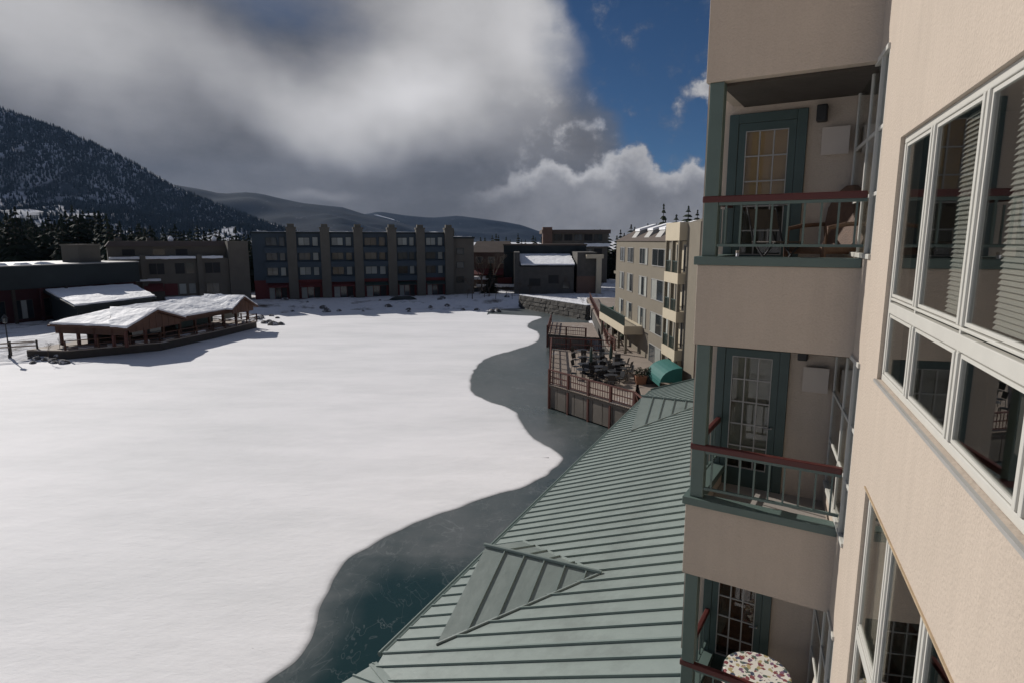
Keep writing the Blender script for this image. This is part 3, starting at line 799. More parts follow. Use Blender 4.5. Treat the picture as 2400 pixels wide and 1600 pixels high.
def make_balcony(k):
    z1 = Z1 + FL * k; zf = z1 - .27; zb = z1 - HF; fr = lambda: MB((0, 0, 0), -D2, N2)
    # parapet: solid front, outer end and floor slab
    p = fr()
    bb(p, -.02, BW, 0, .14, zb, z1 - .085); bb(p, BW - .14, BW, .141, BD + .02, zb, z1 - .085)
    bb(p, -.02, BW - .141, .141, BD - .001, zb + .004, zf)
    p.build('parapet', M['stucco'], condo, bevel=.008)
    t = fr(); bb(t, -.0, BW + .035, -.035, .175, z1 - .083, z1 + .015); bb(t, BW - .175, BW + .035, .176, BD + .02, z1 - .083, z1 + .015)
    t.build('sill_trim', M['green_trim'], condo, bevel=.006)
    # back wall of the recess, door, post
    w = fr(); zt = zb + FL
    bb(w, -.02, .77, BD, BD + .16, zf, zt + .3); bb(w, 1.72, BW + .33, BD, BD + .16, zf, zt + .3); bb(w, .77, 1.72, BD, BD + .16, zt - .12, zt + .3)
    w.build('recess_wall', M['stucco'], condo)
    so = fr(); bb(so, .012, BW - .15, .15, BD - .004, zt - .03, zt + .002); so.build('ceiling_board', M['dark_wood'], condo)
    fl = fr(); bb(fl, 0, BW - .15, .15, BD - .003, zf + .001, zf + .012); fl.build('balcony_floor', M['concrete'], condo)
    ro = fr(); bb(ro, .5, 2.0, BD + .45, BD + .5, zf, zt); bb(ro, .5, 2.0, BD + .17, BD + .44, zf - .02, zf); bb(ro, .5, .55, BD + .17, BD + .44, zf, zt); bb(ro, 1.95, 2.0, BD + .17, BD + .44, zf, zt); ro.build('room', M['room'], condo)
    make_door(zf, {0: 'tan', -1: 'grey'}.get(k, 'dark'))
    ps = fr(); bb(ps, BW - .20, BW - .04, .02, .16, z1 + .016, zb + FL - .002); ps.build('corner_post', M['green_trim'], condo, bevel=.008)
    # railing
    rl = fr(); bb(rl, .0, BW - .02, .01, .085, z1 + .635, z1 + .71); rail = rl.build('railing', M['rail_red'], condo, bevel=.012)
    r2 = fr(); bb(r2, .0, BW - .205, .028, .066, z1 + .60, z1 + .634); r2.build('upper_bar', M['green_trim'], rail)
    r3 = fr(); bb(r3, .0, BW - .205, .030, .064, z1 + .13, z1 + .16); r3.build('lower_bar', M['green_trim'], rail)
    bal = shared('baluster', lambda: bb(MB((0, 0, 0), -D2, N2), -.010, .010, .037, .057, .161, .599).mesh('baluster', M['green_trim']))
    for i in range(9):
        a = .09 + i * .165; q = D2 * a; put('baluster', bal, rail, (q.x, q.y, z1))
    sd_ = fr(); bb(sd_, BW - .085, BW - .02, .165, BD - .02, z1 + .635, z1 + .71); sr = sd_.build('railing', M['rail_red'], condo, bevel=.012)
    s3 = fr(); bb(s3, BW - .07, BW - .035, .165, BD - .02, z1 + .13, z1 + .16); s3.build('lower_bar', M['green_trim'], sr)
    for i in range(7):
        q = D2 * (BW - .05) + N2 * (.2 + i * .165 - .047); put('baluster', bal, sr, (q.x, q.y, z1))
    # pale meter box and black wall lamp
    v = fr(); bb(v, .30, .575, BD - .11, BD - .002, zf + 1.53, zf + 1.83); bx = v.build('meter_box', M['white_box'], condo, bevel=.01)
    v = fr(); bb(v, .285, .59, BD - .118, BD - .112, zf + 1.515, zf + 1.845); v.build('box_lid', M['white_box'], bx, bevel=.003)
    v = fr(); bb(v, .55, .67, BD - .15, BD - .02, zf + 1.92, zf + 2.12); la = v.build('wall_lamp', M['black'], condo, bevel=.015)
    v = fr(); bb(v, .58, .64, BD - .021, BD - .002, zf + 1.97, zf + 2.09); v.build('lamp_plate', M['black'], la)
    # window in the side wall, half in front of the balcony and half inside the recess
    lo, hi = z1 + .02, z1 + FL - HF + .03; fm = MB()
    for q0, q1 in ((-.50, -.475), (-.235, -.19), (.40, .45), (1.315, 1.36)): fm.box(-.018 if q0 == -.235 else .0, .06, q0, q1, lo + .05, hi - .05)
    fm.box(-.022, .06, -.50, 1.36, lo, lo + .049); fm.box(-.022, .06, -.50, 1.36, hi - .049, hi)
    for zz in (lo + .63, lo + 1.25): fm.box(.002, .03, -.475, -.235, zz - .02, zz + .02); fm.box(.002, .03, -.19, .40, zz - .02, zz + .02); fm.box(.002, .03, .45, 1.315, zz - .02, zz + .02)
    w = fm.build('window', M['frame_white'], condo, bevel=.005)
    for q0, q1 in ((-.475, -.235), (-.19, .40), (.45, 1.315)):
        for za, zb_ in ((lo + .05, lo + .61), (lo + .65, lo + 1.23), (lo + 1.27, hi - .05)):
            s = MB(); s.box(.012, .017, q0, q1, za, zb_); s.build('pane', M['glass'], w)
    s = MB(); s.box(.7, .75, -.5, 1.36, lo - .2, hi); s.build('room', M['room'], condo)
    if k < 1:
        s = MB(); s.box(.10, .105, -.25, .9, lo + .05, hi - .1); s.build('curtain', M['curtain'], w)
for k in (1, 0, -1, -2, -3): make_balcony(k)

# small fittings: stain drip bracket at the slab corner
def bl(a, b, z):                                       # balcony coordinates to world
    q = condo_m @ Vector((D2.x * a + N2.x * b, D2.y * a + N2.y * b, z)); return q
condo_m = Matrix.Translation((PR.x, PR.y, 0)) @ Matrix.Rotation(-TH, 4, 'Z')
BRZ = -TH + math.atan2(-D2.y, -D2.x)                   # balcony heading

# ------------------------------------------------------------------ things on the balconies
def wicker_chair(loc, rz, label):
    t = thing('armchair', label, 'chair', loc, rz)
    s = MB(); s.box(-.27, .27, -.25, .27, .30, .40); s.build('seat', M['wicker'], t, bevel=.03)
    b = MB(); n = 9                                     # high fan back, leaning
    prof = [(-.20, .38), (-.30, .62), (-.33, .86), (-.27, 1.03), (-.14, 1.12), (.14, 1.12), (.27, 1.03), (.33, .86), (.30, .62), (.20, .38)]
    A = [(x, .22 + (z - .38) * .28, z) for x, z in prof]; B = [(x, y + .05, z) for x, y, z in A]
    b.hexa(A, B); b.build('backrest', M['wicker'], t)
    for sx in (-1, 1):
        a = MB(); a.tube([(sx * .30, -.24, .0), (sx * .31, -.25, .40), (sx * .33, -.22, .60), (sx * .34, .0, .64), (sx * .32, .30, .66)], .028, 6); a.build('armrest', M['wicker'], t)
        l = MB(); l.tube([(sx * .25, .24, .30), (sx * .28, .30, .0)], .022, 6); l.build('leg', M['wicker'], t)
    return t
zf0 = Z1 - .27 + .012
wicker_chair(bl(.46, .86, zf0), BRZ - .75, 'brown wicker armchair beside the sunlit wall of the uppermost visible balcony')
def folding_chair(loc, rz, label):
    t = thing('folding_chair', label, 'chair', loc, rz)
    s = MB(); s.box(-.21, .21, -.20, .20, .43, .45); s.build('seat', M['dark_wood'], t, bevel=.008)
    s = MB(); s.hexa([(-.21, .21, .60), (.21, .21, .60), (.21, .225, .60), (-.21, .225, .60)], [(-.21, .29, .84), (.21, .29, .84), (.21, .305, .84), (-.21, .305, .84)]); s.build('backrest', M['dark_wood'], t)
    for sx in (-1, 1):
        l = MB(); l.tube([(sx * .22, -.26, 0), (sx * .22, .15, .44), (sx * .22, .30, .86)], .012, 6); l.build('leg', M['iron'], t)
        l = MB(); l.tube([(sx * .20, .26, 0), (sx * .20, -.18, .44)], .012, 6); l.build('leg', M['iron'], t)
    return t
folding_chair(bl(.92, .62, zf0), BRZ + .9, 'folding chair with pale metal legs in front of the uppermost balcony door')
def bottle(loc, label):
    t = thing('bottle', label, 'bottle', loc)
    s = MB(); s.lathe([(.045, 0), (.05, .02), (.05, .20), (.035, .24), (.018, .27), (.018, .31)], 12); s.build('bottle_body', M['plastic_pale'], t, smooth=True)
    s = MB(); s.lathe([(.021, .311), (.021, .34)], 10); s.build('cap', M['white_box'], t)
bottle(bl(1.32, .36, zf0), 'pale bluish bottle standing on the uppermost balcony floor behind the rail')
def flower_pot(loc, label, r=.10, h=.16):
    t = thing('flower_pot', label, 'flower pot', loc)
    s = MB(); s.lathe([(r * .72, 0), (r * .95, h * .8), (r * 1.08, h * .8), (r * 1.08, h), (r * .9, h), (r * .85, h * .85)], 14); s.build('pot', M['terracotta'], t, smooth=False)
    s = MB(); s.lathe([(r * .84, h * .82), (r * .5, h * .9), (.01, h * .92)], 12); s.build('soil', M['bark'], t)
flower_pot(bl(.88, .30, zf0 - FL), 'small terracotta pot on the floor of the middle balcony behind the balusters')
# patterned table of the lowest visible balcony
tz = zf0 - 2 * FL
ct = bl(.80, .62, tz)
t = thing('round_table', 'round pedestal table under a printed cloth on the lowest visible balcony', 'table', ct)
s = MB(); s.lathe([(.38, .70), (.40, .71), (.40, .73)], 28); s.build('table_top', M['brown_wood'], t)
s = MB(); s.lathe([(.24, 0), (.22, .03), (.05, .06), (.04, .69)], 14); s.build('pedestal', M['iron'], t)
cl = MB(); n = 40
ring0 = [cl.p((.415 * math.cos(a * 2 * math.pi / n), .415 * math.sin(a * 2 * math.pi / n), .738)) for a in range(n)]
cl.f.append(ring0); cl.mi.append(0); prev = ring0
for r_, z_ in ((.43, .728), (.438, .66), (.445, .56)):
    r2 = [cl.p(((r_ + .02 * (z_ < .7) * math.sin(a * 2 * math.pi / n * 9)) * math.cos(a * 2 * math.pi / n), (r_ + .02 * (z_ < .7) * math.sin(a * 2 * math.pi / n * 9)) * math.sin(a * 2 * math.pi / n), z_)) for a in range(n)]
    for a in range(n): cl.f.append([prev[a], r2[a], r2[(a + 1) % n], prev[(a + 1) % n]]); cl.mi.append(0)
    prev = r2
tag(cl.build('tablecloth', M['cloth'], loc=ct, smooth=False), 'white tablecloth with a red, blue and yellow print over the round balcony table', 'tablecloth')
def wood_chair(loc, rz, label):
    t = thing('wooden_chair', label, 'chair', loc, rz)
    s = MB(); s.box(-.21, .21, -.20, .20, .42, .455); s.build('seat', M['curtain'], t, bevel=.008)
    s = MB(); s.hexa([(-.20, .19, .62), (.20, .19, .62), (.20, .21, .62), (-.20, .21, .62)], [(-.20, .25, .92), (.20, .25, .92), (.20, .27, .92), (-.20, .27, .92)]); s.build('backrest', M['curtain'], t, bevel=.006)
    for sx in (-1, 1):
        l = MB(); l.tube([(sx * .19, -.18, 0), (sx * .19, -.18, .42)], .018, 6); l.build('leg', M['curtain'], t)
        l = MB(); l.tube([(sx * .19, .20, 0), (sx * .19, .18, .45), (sx * .19, .26, .94)], .018, 6); l.build('leg', M['curtain'], t)
wood_chair(bl(.34, .52, tz), BRZ - 1.5, 'light wooden chair pulled up to the table with the printed cloth')

# ------------------------------------------------------------------ green standing-seam roof along the water
AZ = R(25.3)
E0 = Vector((-2.68, 11.47)); ZE, TP = 3.5, .36
wing = thing('lakeside_wing', 'low wing with a long green standing-seam metal roof sloping down to the dark water', 'building', (E0.x, E0.y, 0), -AZ)
# local: y along the eave away from us, x uphill
LEN, UP = 25.2, 6.0
rz_ = lambda x: ZE + TP * x
pitch_v = .457
nseg = int(LEN / pitch_v)
def panel_mesh(y0, y1, xlo0, xlo1, xhi0, xhi1, rib=True):
    mb = MB(); t = .03
    lo = [(xlo0, y0), (xhi0, y0), (xhi1, y1), (xlo1, y1)]
    mb.hexa([(x, y, rz_(x) - t) for x, y in lo], [(x, y, rz_(x)) for x, y in lo])
    if rib:
        mb.m = 1; h = .05
        r4 = [(xlo0, y0 + .001), (xhi0, y0 + .001), (xhi0, y0 + .024), (xlo0, y0 + .024)]
        mb.hexa([(x, y, rz_(x) + .001) for x, y in r4], [(x, y, rz_(x) + h) for x, y in r4])
    return mb.mesh('roof_panel', [M['metal_roof'], M['roof_rib']])
full = panel_mesh(0, pitch_v - .004, 0, 0, UP, UP)
for i in range(nseg):
    put('roof_panel', full, wing, (0, i * pitch_v, 0))
# near end turns: second plane beyond a valley at local y = 0
KA = R(17.5)                                           # the eave turns towards the lake
ux2 = Vector((math.cos(KA), -math.sin(KA), 0)); ey2 = Vector((-math.sin(KA), -math.cos(KA), 0))   # uphill, and along the eave towards us
TPN, VS, E00 = .306, .717, .35                         # the turned slope is a little flatter; the valley runs back at VS per metre
def clipped_panel(fr, s0, s1, lo, hi):
    lo0, lo1, hi0, hi1 = lo(s0), lo(s1), hi(s0), hi(s1)
    if max(hi0 - lo0, hi1 - lo1) < .05: return
    mb = MB(); pts = [(s0, lo0), (s0, max(hi0, lo0 + .01)), (s1, max(hi1, lo1 + .01)), (s1, lo1)]
    P_ = [fr(a, b) for a, b in pts]
    if (P_[1] - P_[0]).cross(P_[2] - P_[1]).z < 0: P_ = P_[::-1]
    mb.hexa([q - Vector((0, 0, .03)) for q in P_], P_)
    mb.m = 1; m0 = s0 + .001; m1 = s0 + .024
    P_ = [fr(a, b) + Vector((0, 0, .001)) for a, b in [(m0, lo(m0)), (m0, max(hi(m0), lo(m0) + .01)), (m1, max(hi(m1), lo(m1) + .01)), (m1, lo(m1))]]
    if (P_[1] - P_[0]).cross(P_[2] - P_[1]).z < 0: P_ = P_[::-1]
    mb.hexa(P_, [q + Vector((0, 0, .05)) for q in P_])
    mb.build('roof_panel', [M['metal_roof'], M['roof_rib']], wing)
main_fr = lambda a, b: Vector((b, -a, ZE + TP * b))
near_fr = lambda a, b: Vector((0, -E00, ZE)) + ey2 * a + ux2 * b + Vector((0, 0, TPN * b))
for i in range(11): clipped_panel(main_fr, i * pitch_v + .004, (i + 1) * pitch_v, lambda q: min(UP, max(0, (q - E00) / VS)), lambda q: UP + .18)
for i in range(14): clipped_panel(near_fr, i * pitch_v + .004, (i + 1) * pitch_v, lambda q: 0, lambda q: min(UP * 1.1, 3.05 * q))
vd = Vector((1, -VS, 0)).normalized()
v = MB((0, -E00, ZE), vd, Vector((-vd.y, vd.x, 0))); vl = UP / vd.x; v.hexa([(-.02, -.08, -.02), (vl, -.08, TP * UP - .02), (vl, .08, TP * UP - .02), (-.02, .08, -.02)], [(-.02, -.08, .018), (vl, -.08, TP * UP + .018), (vl, .08, TP * UP + .018), (-.02, .08, .018)])
v.build('valley_flashing', M['metal_roof'], wing)
f = MB(); f.box(-.05, -.002, 0, nseg * pitch_v, ZE - .16, ZE + .01); fa = f.build('fascia', M['green_trim'], wing)
f = MB(); f.tube([(-.11, .0, ZE - .05), (-.11, nseg * pitch_v, ZE - .06)], .055, 8); f.build('gutter', M['green_trim'], fa)
f = MB(); y_ = nseg * pitch_v; f.hexa([(-.06, y_ - .002, ZE - .2), (UP, y_ - .002, rz_(UP) - .2), (UP, y_ + .06, rz_(UP) - .2), (-.06, y_ + .06, ZE - .2)], [(-.06, y_ - .002, ZE + .09), (UP, y_ - .002, rz_(UP) + .09), (UP, y_ + .06, rz_(UP) + .09), (-.06, y_ + .06, ZE + .09)]); f.build('rake_trim', M['green_trim'], wing)
w = MB(); w.box(.55, .75, 0, y_ - .2, -.8, ZE + .1); w.box(.76, UP, y_ - .4, y_ - .2, -.8, ZE + .15); w.build('lower_wall', M['stucco'], wing)
w = MB(); w.box(UP + .02, UP + .3, 0.6, y_ + 1.0, -.5, 14.4); w.build('upper_wall', M['stucco'], wing)
def cricket(yc):
    hw, x0, x1 = 2.42, 1.05, 3.82; zr = rz_(x1)
    d = MB(); A = (x0 - .0, yc, zr + .02); Rr = (x1, yc, zr + .02)
    Nn = (x0 + .12, yc - hw, rz_(x0 + .12) + .02); Ff = (x0 - .12, yc + hw, rz_(x0 - .12) + .02)
    Nl = (x0 + .12, yc - hw, rz_(x0 + .12) - .02); Fl = (x0 - .12, yc + hw, rz_(x0 - .12) - .02)
    d.face(A, Nn, Rr); d.face(A, Rr, Ff); d.face(A, Ff, Fl, Nl, Nn)
    dm = d.build('roof_gable', M['metal_roof'], wing)
    def seam(side):
        s = MB(); E = Nn if side < 0 else Ff
        for k in (1, 2, 3, 4, 5):
            t_ = k / 5.6; top = Vector(A).lerp(Vector(Rr), t_); 
            bot = Vector(E).lerp(Vector(Rr), t_)
            dirv = (bot - top); w_ = Vector((.026, 0, 0)); up_ = Vector((0, 0, .04))
            s.hexa([top, top + w_, bot + w_, bot] if side > 0 else [top, bot, bot + w_, top + w_], [q + up_ for q in ([top, top + w_, bot + w_, bot] if side > 0 else [top, bot, bot + w_, top + w_])])
        s.build('seam', M['roof_rib'], dm)
    seam(-1); seam(1)
    c = MB(); c.tube([Vector(A) + Vector((-.05, 0, .03)), Vector(Rr) + Vector((.05, 0, .03))], .045, 8); c.build('ridge_cap', M['roof_rib'], dm)
    for E in (Nn, Ff):
        c = MB(); c.tube([Vector(E) + Vector((0, 0, .01)), Vector(Rr) + Vector((.03, 0, .01))], .03, 6); c.build('valley_flashing', M['metal_roof'], dm)
cricket(2.62); cricket(18.2)

# ------------------------------------------------------------------ far facades: windows and their panes
def ring_mesh(w, h, t, d, mull=0, rail=0):
    mb = MB()
    mb.box(0, w, -d, 0, 0, t); mb.box(0, w, -d, 0, h - t, h); mb.box(0, t, -d, 0, t, h - t); mb.box(w - t, w, -d, 0, t, h - t)
    for k in range(mull):
        x = w * (k + 1) / (mull + 1); mb.box(x - t * .4, x + t * .4, -d, 0, t, h - t)
    if rail: mb.box(t, w - t, -d + .01, -.01, rail - t * .4, rail + t * .4)
    return mb
def far_window(parent, x, z, w, h, fmat, pmat, y=0.0, mull=0, t=.08, d=.06, name='window'):
    key = (name, round(w, 2), round(h, 2), fmat, mull, t)
    me = shared(key, lambda: ring_mesh(w, h, t, d, mull).mesh(name, M[fmat]))
    o = put(name, me, parent, (x, y, z))
    n = mull + 1; pw = (w - 2 * t - mull * t * .8) / n
    for k in range(n):
        pm = pmat[k % len(pmat)] if isinstance(pmat, (list, tuple)) else pmat
        pk = ('pane', round(pw, 2), round(h, 2), pm, t)
        pme = shared(pk, lambda: MB().box(0, pw, -.022, -.004, 0, h - 2 * t).mesh('pane', M[pm]))
        put('pane', pme, o, (t + k * (pw + t * .8), 0, t))
    return o
def local_line(p0, p1):
    d = (p1 - p0).normalized(); return d, math.atan2(d.y, d.x)

# ------------------------------------------------------------------ blue-grey lakeside hotel
HA, HB = Vector((-48.0, 113.6)), Vector((-13.0, 124.7))
hd, hr = local_line(HA, HB)
HL = (HB - HA).length
hotel = thing('hotel', 'long blue-grey hotel with tall tan piers and a dark red ground floor across the lake', 'building', (HA.x, HA.y, 0), hr)
mb = MB(); mb.box(0, HL, 0, 16, 4.45, 13.3); mb.build('wall', M['slate_blue'], hotel)
mb = MB(); mb.box(0, HL, .02, 15.9, -.5, 4.44); mb.build('ground_floor_wall', M['dull_red'], hotel)
mb = MB(); mb.box(-.15, HL + .15, -.25, 16.2, 13.302, 13.62); mb.build('roof', M['char'], hotel)
mb = MB(); mb.box(.1, HL - .1, .4, 15.6, 13.621, 13.70); mb.build('roof_snow', M['snow'], hotel)
mb = MB(); mb.box(-.05, HL + .05, -.12, .0, 4.2, 4.62); mb.build('string_course', M['dull_red'], hotel)
PX = [687.5, 765, 842, 920, 986, 1052]
pier_s = []
for u in PX:
    s_, _ = along(u, 640, HA, hd); pier_s.append(s_)
for s_ in pier_s:
    mb = MB(); mb.box(s_ - .85, s_ + .85, -.9, .6, -.5, 14.2); mb.box(s_ - .95, s_ + .95, -1.0, .7, 14.2, 14.5)
    p_ = mb.build('pier', M['pier_tan'], hotel)
    mb = MB(); mb.box(s_ - .6, s_ + .6, -.6, .5, 14.501, 15.1); mb.build('flue_cap', M['pier_tan'], p_)
edges = [0.9] + pier_s
# which panes show pale blinds in the picture: per bay, per storey (top, middle, low)
PALE = {0: ((0, 0), (0, 0), (0, 1)), 1: ((1, 1), (0, 1), (1, 1)), 2: ((1, 1), (0, 0), (0, 1)), 3: ((0, 0), (0, 0), (1, 1)), 4: ((1, 1), (0, 0), (0, 1)), 5: ((1, 1), (0, 1), (0, 1))}
for b in range(6):
    x0 = edges[b] + (.9 if b else 1.2); x1 = edges[b + 1] - .9; wd = x1 - x0
    for r_, z in enumerate((11.05, 8.35, 5.5)):
        big, sm = wd * .50, wd * .26
        far_window(hotel, x0 + wd * .06, z, big, 1.55, 'char', ['far_blind'] if PALE[b][r_][0] else ['far_glass'], -.01, 1)
        far_window(hotel, x0 + wd * .66, z - .1, sm, 1.75, 'char', 'far_blind' if PALE[b][r_][1] else 'far_glass', -.01)
        if r_ < 2 or b in (0, 2, 4):                    # shallow balcony fronts between the storeys
            mb = MB(); mb.box(x0 - .05, x1 + .05, -.75, -.02, z - 1.35, z - .35); mb.box(x0 - .05, x1 + .05, -.85, -.02, z - .34, z - .26)
            mb.build('balcony_front', M['slate_blue'], hotel)
    far_window(hotel, x0 + .3, 1.0, wd - .6, 2.3, 'dull_red', ['far_blind', 'far_glass', 'far_void'], .01, 2, t=.12)
    mb = MB(); mb.hexa([(x0 + .1, -1.3, 3.35), (x1 - .1, -1.3, 3.35), (x1 - .1, 0, 3.9), (x0 + .1, 0, 3.9)], [(x0 + .1, -1.3, 3.45), (x1 - .1, -1.3, 3.45), (x1 - .1, 0, 4.0), (x0 + .1, 0, 4.0)])
    mb.build('awning', M['teal_dark'] if b > 2 else M['dull_red'], hotel)
# its plain end wing towards the storage shed
mb = MB(); e_ = HL
s1, _ = along(1110, 640, HA, hd)
ew = thing('annex_building', 'plain dark grey-brown block adjoining the right end of the blue-grey hotel', 'building', (HA.x + hd.x * (HL + .25), HA.y + hd.y * (HL + .25), 0), hr)
mb.box(0, s1 - HL, .6, 13, -.5, 12.4); mb.build('wall', M['tan_grey'], ew)
mb = MB(); mb.box(-.0, s1 - HL + .2, .4, 13.2, 12.401, 12.75); mb.build('roof', M['char'], ew)
mb = MB(); mb.box(.5, s1 - HL - .3, 1, 12.5, 12.751, 12.83); mb.build('roof_snow', M['snow'], ew)
mb = MB(); mb.box(.35, 1.35, 1.0, 2.2, 12.84, 14.2); mb.build('chimney', M['pier_tan'], ew)
for z in (9.2, 6.4, 3.4): far_window(ew, 1.6, z, 1.6, 1.3, 'char', 'far_glass', .6)

# ------------------------------------------------------------------ tan terraced building left of the hotel
BA, BB = Vector((-66.5, 101.0)), Vector((-48.6, 113.0))
bd_, br_ = local_line(BA, BB); BL = (BB - BA).length
bb2 = thing('terraced_building', 'tan-grey building with snowy balcony ledges between the dark shops and the blue-grey hotel', 'building', (BA.x, BA.y, 0), br_)
mb = MB(); mb.box(0, BL, 0, 12, -.5, 8.9); mb.box(0, BL, 2.2, 12, 8.901, 11.2); mb.box(BL - 3.4, BL, -.6, 2.19, -.5, 11.9); mb.build('wall', M['tan_grey'], bb2)
mb = MB(); mb.hexa([(-.3, 1.6, 11.0), (BL, 1.6, 11.0), (BL, 12.3, 11.0), (-.3, 12.3, 11.0)], [(.4, 2.6, 11.9), (BL - .4, 2.6, 11.9), (BL - .4, 11.6, 11.9), (.4, 11.6, 11.9)]); mb.build('roof', M['roof_brown'], bb2)
for x0, x1 in ((.1, 4.4), (5.3, 12.9), (13.5, 17.3)):
    mb = MB(); mb.box(x0, x1, -.5, .9, 8.901, 9.3); mb.build('snow_ledge', M['snow'], bb2)
mb = MB(); mb.box(.1, 7.2, -1.0, .0, 5.2, 5.5); mb.build('snow_ledge', M['snow'], bb2)
mb = MB(); mb.box(7.6, 15.5, -1.1, -.02, 1.9, 2.35); mb.build('snow_ledge', M['snow'], bb2)
for x in (4.45, 13.0): mb = MB(); mb.box(x, x + .8, -.7, 0, -.5, 9.6); mb.build('pier', M['tan_grey'], bb2)
for x, z, w, h, p in ((.6, 6.2, 3, 1.9, 'far_glass'), (5.6, 6.2, 2.4, 2.0, 'far_void'), (9.5, 6.2, 1.6, 2.0, 'far_void'), (11.2, 6.2, 1.5, 2.0, 'far_glass'), (14.2, 6.2, 2.6, 2.0, 'far_void'), (1.0, 2.6, 2.5, 1.8, 'far_glass'),
                      (9.9, 2.7, 1.2, 1.9, 'far_blind'), (11.4, 2.7, 1.2, 1.9, 'far_blind'), (14.2, 2.6, 2.2, 1.9, 'far_glass'), (2, 9.4, 2, 1.2, 'far_void'), (6.5, 9.4, 2, 1.2, 'far_glass'), (10, 9.4, 2, 1.2, 'far_void')):
    far_window(bb2, x, z, w, h, 'tan_grey', p, -.01 if z < 9 else 2.19, 1 if w > 2 else 0)
mb = MB(); mb.box(7.7, 9.7, -.12, -.005, 2.6, 4.6); mb.build('red_panel', M['dull_red'], bb2)
mb = MB(); mb.hexa([(4.6, -2.2, 3.5), (7.5, -2.2, 3.5), (7.5, 0, 4.6), (4.6, 0, 4.6)], [(4.6, -2.2, 3.62), (7.5, -2.2, 3.62), (7.5, 0, 4.72), (4.6, 0, 4.72)]); mb.build('awning', M['dull_red'], bb2)
for x in (1.2, 6.0): mb = MB(); mb.box(x, x + 1.1, 5, 6.2, 11.9, 12.5); mb.build('chimney', M['tan_grey'], bb2)
for x in (9.6, 16.6): mb = MB(); mb.lathe([(.35, 11.85), (.5, 12.3), (.25, 12.7), (.05, 12.85)], 8, (x, 4)); mb.build('snow_cap', M['snow'], bb2)

# ------------------------------------------------------------------ dark red and black shop building at the left edge
SA, SB = Vector((-73.1, 63.0)), Vector((-60.2, 97.5))
sd2, sr2 = local_line(SA, SB); SL = (SB - SA).length
shop = thing('shop_building', 'dark flat-roofed shop building with a black fascia and dark red wall at the left edge', 'building', (SA.x, SA.y, 0), sr2)
# local y points away to the left
mb = MB(); mb.box(0, SL, 0, 14, -.5, 5.55); mb.build('wall', M['dark_red'], shop)
mb = MB(); mb.box(-.3, SL + .3, -.6, 14.3, 5.551, 8.6); mb.build('fascia', M['char'], shop)
mb = MB(); mb.box(-.4, SL + .4, -.7, 14.4, 8.601, 8.75); mb.build('roof_edge', M['frame_grey'], shop)
for k in range(10):
    x = 1.5 + k * 3.4
    mb = MB(); mb.box(x - .16, x + .16, -1.2, -.9, .6, 5.55); mb.build('column', M['dark_wood'] if k % 2 else M['dark_red'], shop)
    if k < 9: far_window(shop, x + .55, 1.5, 2.3, 2.6, 'dark_wood', ['far_glass', 'far_blind', 'far_glass'] if k % 2 else ['far_glass'], -.01, 2 if k % 2 else 1)
for k in range(6):
    mb = MB(); mb.hexa([(10 + k * 2.6, .0, 8.76), (10 + k * 2.6 + 1.2 + .4 * (k % 3), .0, 8.76), (10 + k * 2.6 + 1.2, 1.6, 8.76), (10 + k * 2.6, 1.6, 8.76)], [(10 + k * 2.6 + .2, .3, 9.0 + .12 * (k % 2)), (10 + k * 2.6 + 1.0, .3, 9.05), (10 + k * 2.6 + 1.0, 1.3, 9.05), (10 + k * 2.6 + .2, 1.3, 9.0)]); mb.build('snow_patch', M['snow'], shop)
mb = MB(); mb.box(2, 5.5, -.72, -.61, 7.0, 7.35); mb.box(3, 5.2, -.72, -.61, 5.7, 6.1); mb.build('snow_ledge', M['frame_grey'], shop)
# roof-top block
ca = at(187, 619, 92); cb = at(238, 619, 95)
dd, cr_ = local_line(ca.to_2d(), cb.to_2d())
cbk = thing('stair_tower', 'plain square tan tower block rising behind the black shop roof', 'building', (ca.x, ca.y, 0), cr_)
mb = MB(); w_ = (cb - ca).to_2d().length; mb.box(0, w_, 0, 4, -.3, 11.2); mb.build('wall', M['pier_tan'], cbk)
mb = MB(); mb.box(-.12, w_ + .12, -.12, 4.12, 11.201, 11.45); mb.build('coping', M['tan_grey'], cbk)

# ------------------------------------------------------------------ shed with one long snow-covered roof plane
e0, e1, u1, u0 = g(172, 718, 4.0), g(367, 695, 4.0), at(313, 667, 95.0), at(102, 680, 84.2)
shed = thing('snowy_shed', 'dark shed with a single snow-covered roof plane leaning against the black shop', 'shed', (e0.x, e0.y, 0))
L_ = lambda q: q - Vector((e0.x, e0.y, 0))
P4 = [L_(q) for q in (e0, e1, u1, u0)]
mb = MB(); mb.hexa([q - Vector((0, 0, .35)) for q in P4], [q - Vector((0, 0, .06)) for q in P4]); mb.build('roof', M['char'], shed)
ins = [P4[0] * .985 + P4[2] * .015, P4[1] * .985 + P4[3] * .015, P4[2] * .99 + P4[0] * .01, P4[3] * .99 + P4[1] * .01]
mb = MB(); mb.hexa([q - Vector((0, 0, .058)) for q in ins], [q + Vector((0, 0, .14)) for q in ins]); mb.build('roof_snow', M['snow'], shed, bevel=.05)
# walls below the roof, set in from the eaves
Q4 = [P4[i] * .90 + (P4[0] + P4[1] + P4[2] + P4[3]) * .025 for i in range(4)]
mb = MB(); mb.hexa([Vector((q.x, q.y, .2)) for q in Q4], [q - Vector((0, 0, .36)) for q in Q4]); mb.build('wall', M['char'], shed)

